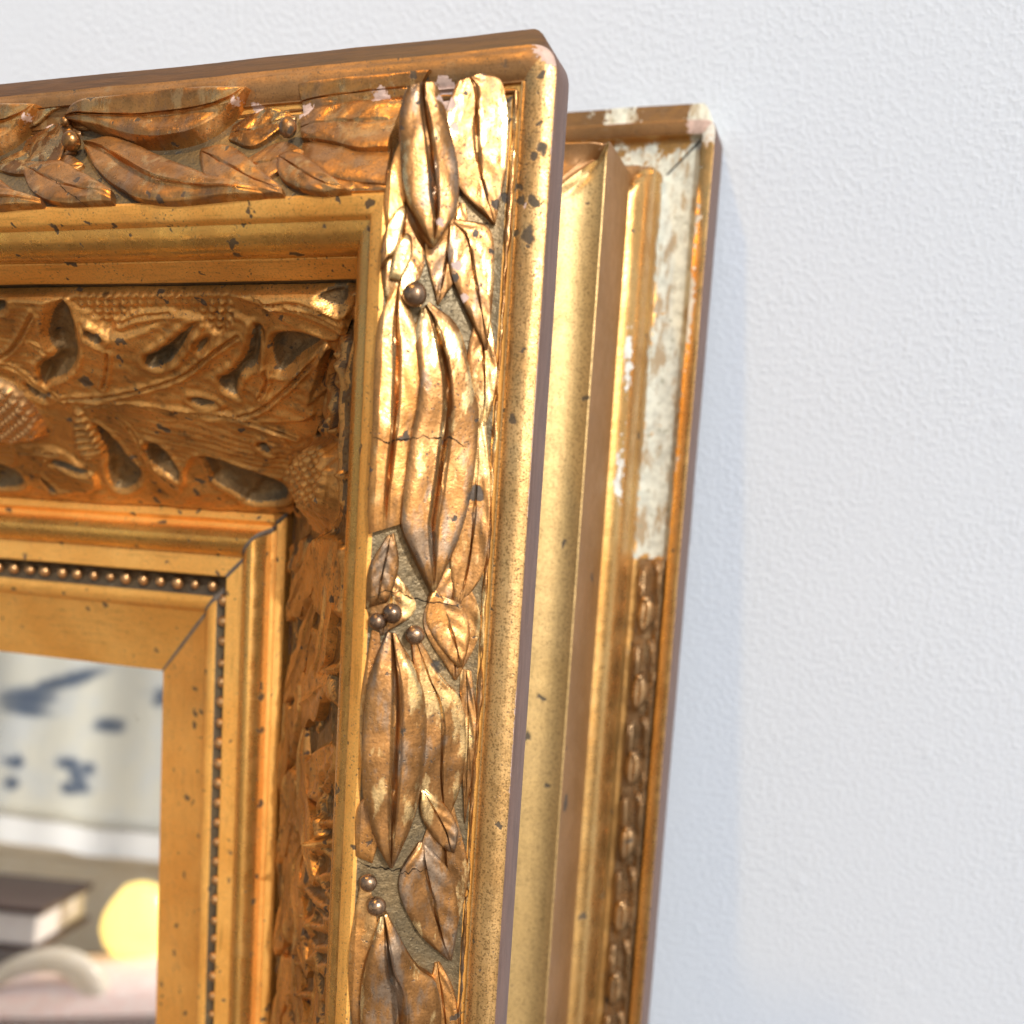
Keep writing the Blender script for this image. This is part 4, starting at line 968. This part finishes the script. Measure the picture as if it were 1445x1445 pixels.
def rear_berry(s, u, r, h):
    nu, nv = 12, 8; pts = []
    for i in range(nv + 1):
        th = math.pi * i / nv
        for j in range(nu):
            ph = 2 * math.pi * j / nu
            pts.append((-u + r * math.sin(th) * math.cos(ph), -s + r * math.sin(th) * math.sin(ph), h + r * math.cos(th)))
    faces = [(i * nu + j, (i + 1) * nu + j, (i + 1) * nu + (j + 1) % nu, i * nu + (j + 1) % nu) for i in range(nv) for j in range(nu)]
    return mesh_obj('ornament_berry', to_local(rdeform(np.array(pts)), RH), faces, M_rear_orn, r_side, True, 80)
PER = 1.72
for k in range(8):
    s = ORN0 + .02 + PER * k
    c = .66
    rear_leaf([(s, .60), (s + .25, .50), (s + .6, .47), (s + .95, .40)], [(s, .45), (s + .25, .37), (s + .6, .36), (s + .93, .385)], .10, .02, .06, k)
    rear_leaf([(s + .15, .84), (s + .4, .88), (s + .7, .84), (s + .95, .76)], [(s + .15, .72), (s + .4, .68), (s + .7, .68), (s + .95, .745)], .12, .02, .08, k + 9)
    rear_leaf([(s + .75, .74), (s + 1.05, .84), (s + 1.35, .84), (s + 1.62, .675)], [(s + .75, .57), (s + 1.05, .46), (s + 1.35, .47), (s + 1.62, .655)], .18, .04, .06, k + 20)
    rear_leaf([(s + 1.25, .47), (s + 1.45, .44), (s + 1.7, .42)], [(s + 1.25, .40), (s + 1.45, .36), (s + 1.7, .38)], .07, .02, .04, k + 33)
    rear_berry(s + .86, .655, .085, .04)
    rear_berry(s + .28, .415, .05, -.05)

mitre_strip(8, 12, .030, .012, QP, rdeform, RH, M_crack, r_side)

# ------------------------------------------------------------------ what stands behind the photographer and shows in the mirror
# spot about 1.2 m from the glass; local x runs to the right as the mirror shows it, local y back towards the mirror
RO0 = Vector((-.935, -.752, 0.0))
dirh = Vector((-.635, -.772, 0)).normalized()
rightv = Vector((-dirh.y, dirh.x, 0)) * -1
if rightv.x < 0: rightv = -rightv
def spot(lx, ly, z):
    p = RO0 + rightv * lx - dirh * ly
    return Vector((p.x, p.y, z))
def spot_matrix(lx, ly, z, turn=0.0):
    m = Matrix((rightv, -dirh, Vector((0, 0, 1)))).transposed().to_4x4()
    if m.determinant() < 0:
        m = Matrix((-rightv, -dirh, Vector((0, 0, 1)))).transposed().to_4x4()
    m.translation = spot(lx, ly, z)
    return m @ Matrix.Rotation(turn, 4, 'Z')

def plain(name, a, b, rough=.6, scale=2.0, spec=.4, **kw):
    n = NT(name)
    return n.out(n.mix(n.ramp(n.noise(scale, 3), .35, .65), a, b), rough, 0, n.bump(n.noise(scale * 6, 3), .15, .05), Specular_IOR_Level=spec, **kw)

# bench with a white top board
CLOTH_TURN = 25.0
bench = empty('bench', spot_matrix(0, -.303, FLOOR_Z, math.radians(CLOTH_TURN))); tag(bench, 'pale wooden bench behind the white hem of the printed cloth in the mirror', 'bench')
M_pine = plain('pine', (.90, .76, .56), (.86, .70, .49), .6, .6)
box('seat', -.55, .55, -.20, -.012, .188, .205, M_pine, bench, .004)
box('front_panel', -.53, .53, -.03, -.014, .03, .1875, M_pine, bench, .003)
box('batten', -.20, -.165, -.0135, .0, .03, .1875, plain('batten_wood', (.40, .27, .15), (.34, .22, .12), .6), bench, .003)
for lx in (-.5, .5):
    box('leg', lx - .03, lx + .03, -.19, -.04, 0, .1875, M_pine, bench, .004)

# printed cloth hanging behind the bench
cloth_m = spot_matrix(0, -.30, 0, math.radians(CLOTH_TURN))
def thin(m, f):
    """let some light through: thin cloth, glass or horn lit from behind"""
    tr = m.node_tree; b_ = tr.nodes['Principled BSDF']; o_ = tr.nodes['Material Output']
    tl = tr.nodes.new('ShaderNodeBsdfTranslucent'); mx = tr.nodes.new('ShaderNodeMixShader'); mx.inputs[0].default_value = f
    l = b_.inputs['Base Color'].links
    if l: tr.links.new(l[0].from_socket, tl.inputs['Color'])
    else: tl.inputs['Color'].default_value = b_.inputs['Base Color'].default_value
    tr.links.new(b_.outputs[0], mx.inputs[1]); tr.links.new(tl.outputs[0], mx.inputs[2]); tr.links.new(mx.outputs[0], o_.inputs['Surface'])
    return m
n = NT('printed_cloth')
uvn = n.t.nodes.new('ShaderNodeTexCoord'); sx = n.t.nodes.new('ShaderNodeSeparateXYZ'); n.link(uvn.outputs['Object'], sx.inputs[0])
X, Z = sx.outputs[0], sx.outputs[2]
wobx = n.math('MULTIPLY', n.math('SUBTRACT', n.noise(.8, 3), .5), .05)
def ell(cx, cz, rx, rz, rot=0.0):
    dx = n.math('ADD', n.math('SUBTRACT', X, cx), wobx); dz = n.math('SUBTRACT', Z, cz)
    c_, s_ = math.cos(rot), math.sin(rot)
    a = n.math('DIVIDE', n.math('ADD', n.math('MULTIPLY', dx, c_), n.math('MULTIPLY', dz, s_)), rx)
    b = n.math('DIVIDE', n.math('SUBTRACT', n.math('MULTIPLY', dz, c_), n.math('MULTIPLY', dx, s_)), rz)
    return n.ramp(n.math('ADD', n.math('MULTIPLY', a, a), n.math('MULTIPLY', b, b)), .0, 2.3, 1, 0)
CLOTH_MARKS = [(-0.059, 0.475, 0.0798, 0.0102, 0.36), (-0.017, 0.490, 0.0296, 0.0113, 0.36), (-0.114, 0.443, 0.0456, 0.0180, 0.20), (-0.116, 0.422, 0.0388, 0.0090, 0.00), (0.043, 0.415, 0.0239, 0.0113, 0.00), (-0.027, 0.341, 0.0205, 0.0102, 0.00), (-0.009, 0.322, 0.0182, 0.0124, -0.60), (-0.023, 0.301, 0.0228, 0.0102, 0.00), (0.005, 0.309, 0.0137, 0.0113, 0.00), (0.011, 0.338, 0.0148, 0.0102, 0.00), (-0.125, 0.334, 0.0137, 0.0113, 0.00), (-0.128, 0.297, 0.0137, 0.0113, 0.00), (0.116, 0.469, 0.0160, 0.0135, 0.00)]
acc = None
for e in CLOTH_MARKS:
    v = ell(*e); acc = v if acc is None else n.math('MAXIMUM', acc, v)
base = n.mix(n.ramp(n.noise(.16, 3), .42, .66), (.95, .935, .87), (.90, .91, .90))
M_cloth = n.out(n.mix(n.math('MULTIPLY', acc, .72), base, (.10, .17, .30)), .85, 0, None, Specular_IOR_Level=.2)
thin(M_cloth, .7)
nx, nz = 60, 30
pts = []
for i in range(nx + 1):
    for j in range(nz + 1):
        x = -.7 + 1.4 * i / nx; z = .243 + .56 * j / nz
        pts.append((x, .012 * math.sin(x * 22 + z * 2) + .006 * math.sin(x * 51), z))
faces = [(i * (nz + 1) + j, (i + 1) * (nz + 1) + j, (i + 1) * (nz + 1) + j + 1, i * (nz + 1) + j + 1) for i in range(nx) for j in range(nz)]
cl = mesh_obj('printed_cloth', pts, faces, M_cloth)
sm = cl.modifiers.new('thickness', 'SOLIDIFY'); sm.thickness = .002
cl.matrix_world = cloth_m
tag(cl, 'cream cloth with blue print and white hem hanging before the bench, seen in the mirror', 'cloth')
hm = []
for i in range(nx + 1):
    for j in range(4):
        x = -.7 + 1.4 * i / nx; z = .197 + .0455 * j / 3
        hm.append((x, .012 * math.sin(x * 22 + .566) + .006 * math.sin(x * 51) + .003, z))
hem = mesh_obj('hem', hm, [(i * 4 + j, (i + 1) * 4 + j, (i + 1) * 4 + j + 1, i * 4 + j + 1) for i in range(nx) for j in range(3)], thin(plain('white_hem', (.95, .95, .95), (.92, .92, .93), .8), .75), cl)
rail_m = plain('rail_wood', (.45, .32, .2), (.38, .26, .16), .6)
rk = empty('cloth_rack', cloth_m.copy()); tag(rk, 'plain wooden rack that carries the printed cloth', 'rack')
z_r = .803
box('rail', -.75, .75, -.012, .012, z_r, z_r + .02, rail_m, rk, .003)
for lx in (-.735, .735): box('post', lx - .013, lx + .013, -.013, .013, FLOOR_Z, z_r, rail_m, rk, .003)

# dark book lying on a low wooden box, pale page edges towards the mirror
bx = empty('wooden_box', spot_matrix(-.17, .08, FLOOR_Z, .0)); tag(bx, 'tan wooden box standing in front of the bench, under the dark book', 'box')
box('body', -.13, .085, -.05, .055, 0, .172, plain('box_wood', (.50, .34, .19), (.42, .28, .15), .6, .8), bx, .004)
box('lid', -.135, .09, -.055, .06, .1722, .184, plain('lid_wood', (.46, .31, .17), (.40, .27, .14), .6, .8), bx, .003)
bk = empty('book', spot_matrix(-.11, .08, FLOOR_Z + .1845, .35)); tag(bk, 'thick dark brown book with pale page edges lying on the wooden box', 'book')
M_cover = plain('book_cover', (.10, .06, .05), (.075, .045, .04), .5)
box('cover', -.16, .12, -.08, .085, 0, .006, M_cover, bk, .001)
box('cover', -.16, .12, -.08, .085, .0445, .052, M_cover, bk, .001)
box('pages', -.15, .112, -.074, .079, .0062, .0443, plain('paper', (.82, .76, .72), (.78, .70, .66), .8), bk, .001)
box('spine', -.167, -.1605, -.08, .085, 0, .052, M_cover, bk, .002)

def lathe(name, prof, mat, parent, k=40):
    pts = []; faces = []
    for r, z in prof:
        for j in range(k): pts.append((r * math.cos(2 * math.pi * j / k), r * math.sin(2 * math.pi * j / k), z))
    for i in range(len(prof) - 1):
        for j in range(k): faces.append((i * k + j, i * k + (j + 1) % k, (i + 1) * k + (j + 1) % k, (i + 1) * k + j))
    return mesh_obj(name, pts, faces, mat, parent, True, 50)
vase = empty('glowing_vase', spot_matrix(.092, .09, FLOOR_Z + .1335)); tag(vase, 'small round yellow glass vase with an added glow beside the pink cushion, at the mirror edge', 'vase')
n = NT('glowing_yellow_glass')
M_vase_glow = n.out((.95, .80, .25), .25, 0, None, Emission_Color=(1.0, .72, .22, 1), Emission_Strength=1.05)  # added emission stands in for light shining through the yellow glass
lathe('glass_globe', [(.016, .012), (.030, .018), (.043, .032), (.049, .050), (.047, .068), (.040, .084), (.031, .098), (.024, .108), (.012, .113), (.001, .115)], M_vase_glow, vase)
lathe('vase_foot', [(.001, .0), (.030, .0), (.030, .006), (.018, .010), (.0165, .0125)], plain('foot_brass', (.5, .36, .14), (.42, .3, .1), .3), vase)
st = empty('stool', spot_matrix(.10, .09, FLOOR_Z)); tag(st, 'small dark stool under the yellow glass vase', 'stool')
M_dk = plain('dark_wood', (.05, .04, .035), (.04, .03, .03), .5)
box('seat', -.085, .085, -.07, .07, .118, .133, M_dk, st, .004)
for a in (-1, 1):
    for b in (-1, 1): box('leg', a * .065 - .01, a * .065 + .01, b * .05 - .01, b * .05 + .01, 0, .1178, M_dk, st, .002)

def cushion(name, sx_, sy_, sz_, mat):
    k = 18; pts = []; faces = []
    for side_ in (1, -1):
        for i in range(k + 1):
            for j in range(k + 1):
                a = 2 * i / k - 1; b = 2 * j / k - 1
                hgt = ((1 - a ** 4) * (1 - b ** 4)) ** .6
                pts.append((a * sx_ * (1 - .06 * b * b), b * sy_ * (1 - .06 * a * a), side_ * sz_ * hgt + sz_))
    m = (k + 1) ** 2
    for s in (0, 1):
        for i in range(k):
            for j in range(k):
                f = (s * m + i * (k + 1) + j, s * m + (i + 1) * (k + 1) + j, s * m + (i + 1) * (k + 1) + j + 1, s * m + i * (k + 1) + j + 1)
                faces.append(f if s == 0 else f[::-1])
    return mesh_obj(name, pts, faces, mat, None, True, 70)
cu = cushion('cushion', .15, .09, .035, plain('pink_linen', (.92, .80, .79), (.90, .70, .68), .9, 1.5, .2))
cu.matrix_world = spot_matrix(.05, .155, FLOOR_Z + .086); tag(cu, 'dusty pink cushion lying on the low dark crate in front of the stool', 'cushion')
mt = box('padded_crate', -.22, .28, .085, .20, 0.0, .085, plain('dark_pad', (.03, .028, .026), (.025, .022, .02), .9, 3, .2), None, .004)
mt.matrix_world = spot_matrix(.03, .06, FLOOR_Z + .0005); tag(mt, 'low dark padded crate under the pink cushion', 'crate')
# pale horn lying across the cushion
pts = []; faces = []; kk = 16; nn_ = 40
for i in range(nn_ + 1):
    t = i / nn_
    a = math.pi * (.86 - .92 * t)
    c_ = Vector((.055 * math.cos(a) * (1.35 if math.cos(a) < 0 else 1.0), 0, .062 * math.sin(a)))
    tan_ = Vector((-math.sin(a), 0, math.cos(a)))
    nrm = Vector((math.cos(a), 0, math.sin(a)))
    r = .007 + .015 * t ** .7 * (1 if t < .93 else max(.2, (1 - t) / .07))
    for j in range(kk):
        ph = 2 * math.pi * j / kk
        q = c_ + nrm * (r * math.cos(ph)) + Vector((0, 1, 0)) * (r * math.sin(ph))
        pts.append(tuple(q))
for i in range(nn_):
    for j in range(kk): faces.append((i * kk + j, i * kk + (j + 1) % kk, (i + 1) * kk + (j + 1) % kk, (i + 1) * kk + j))
faces.append(tuple(range(kk))); faces.append(tuple(nn_ * kk + j for j in range(kk))[::-1])
hn = mesh_obj('horn', pts, faces, thin(plain('polished_horn', (.92, .88, .80), (.88, .83, .72), .12, 1.0, .6), .35), None, True, 60)
hn.matrix_world = spot_matrix(-.01, .215, FLOOR_Z + .118); tag(hn, 'curved polished pale horn standing on its tips before the pink cushion', 'horn')
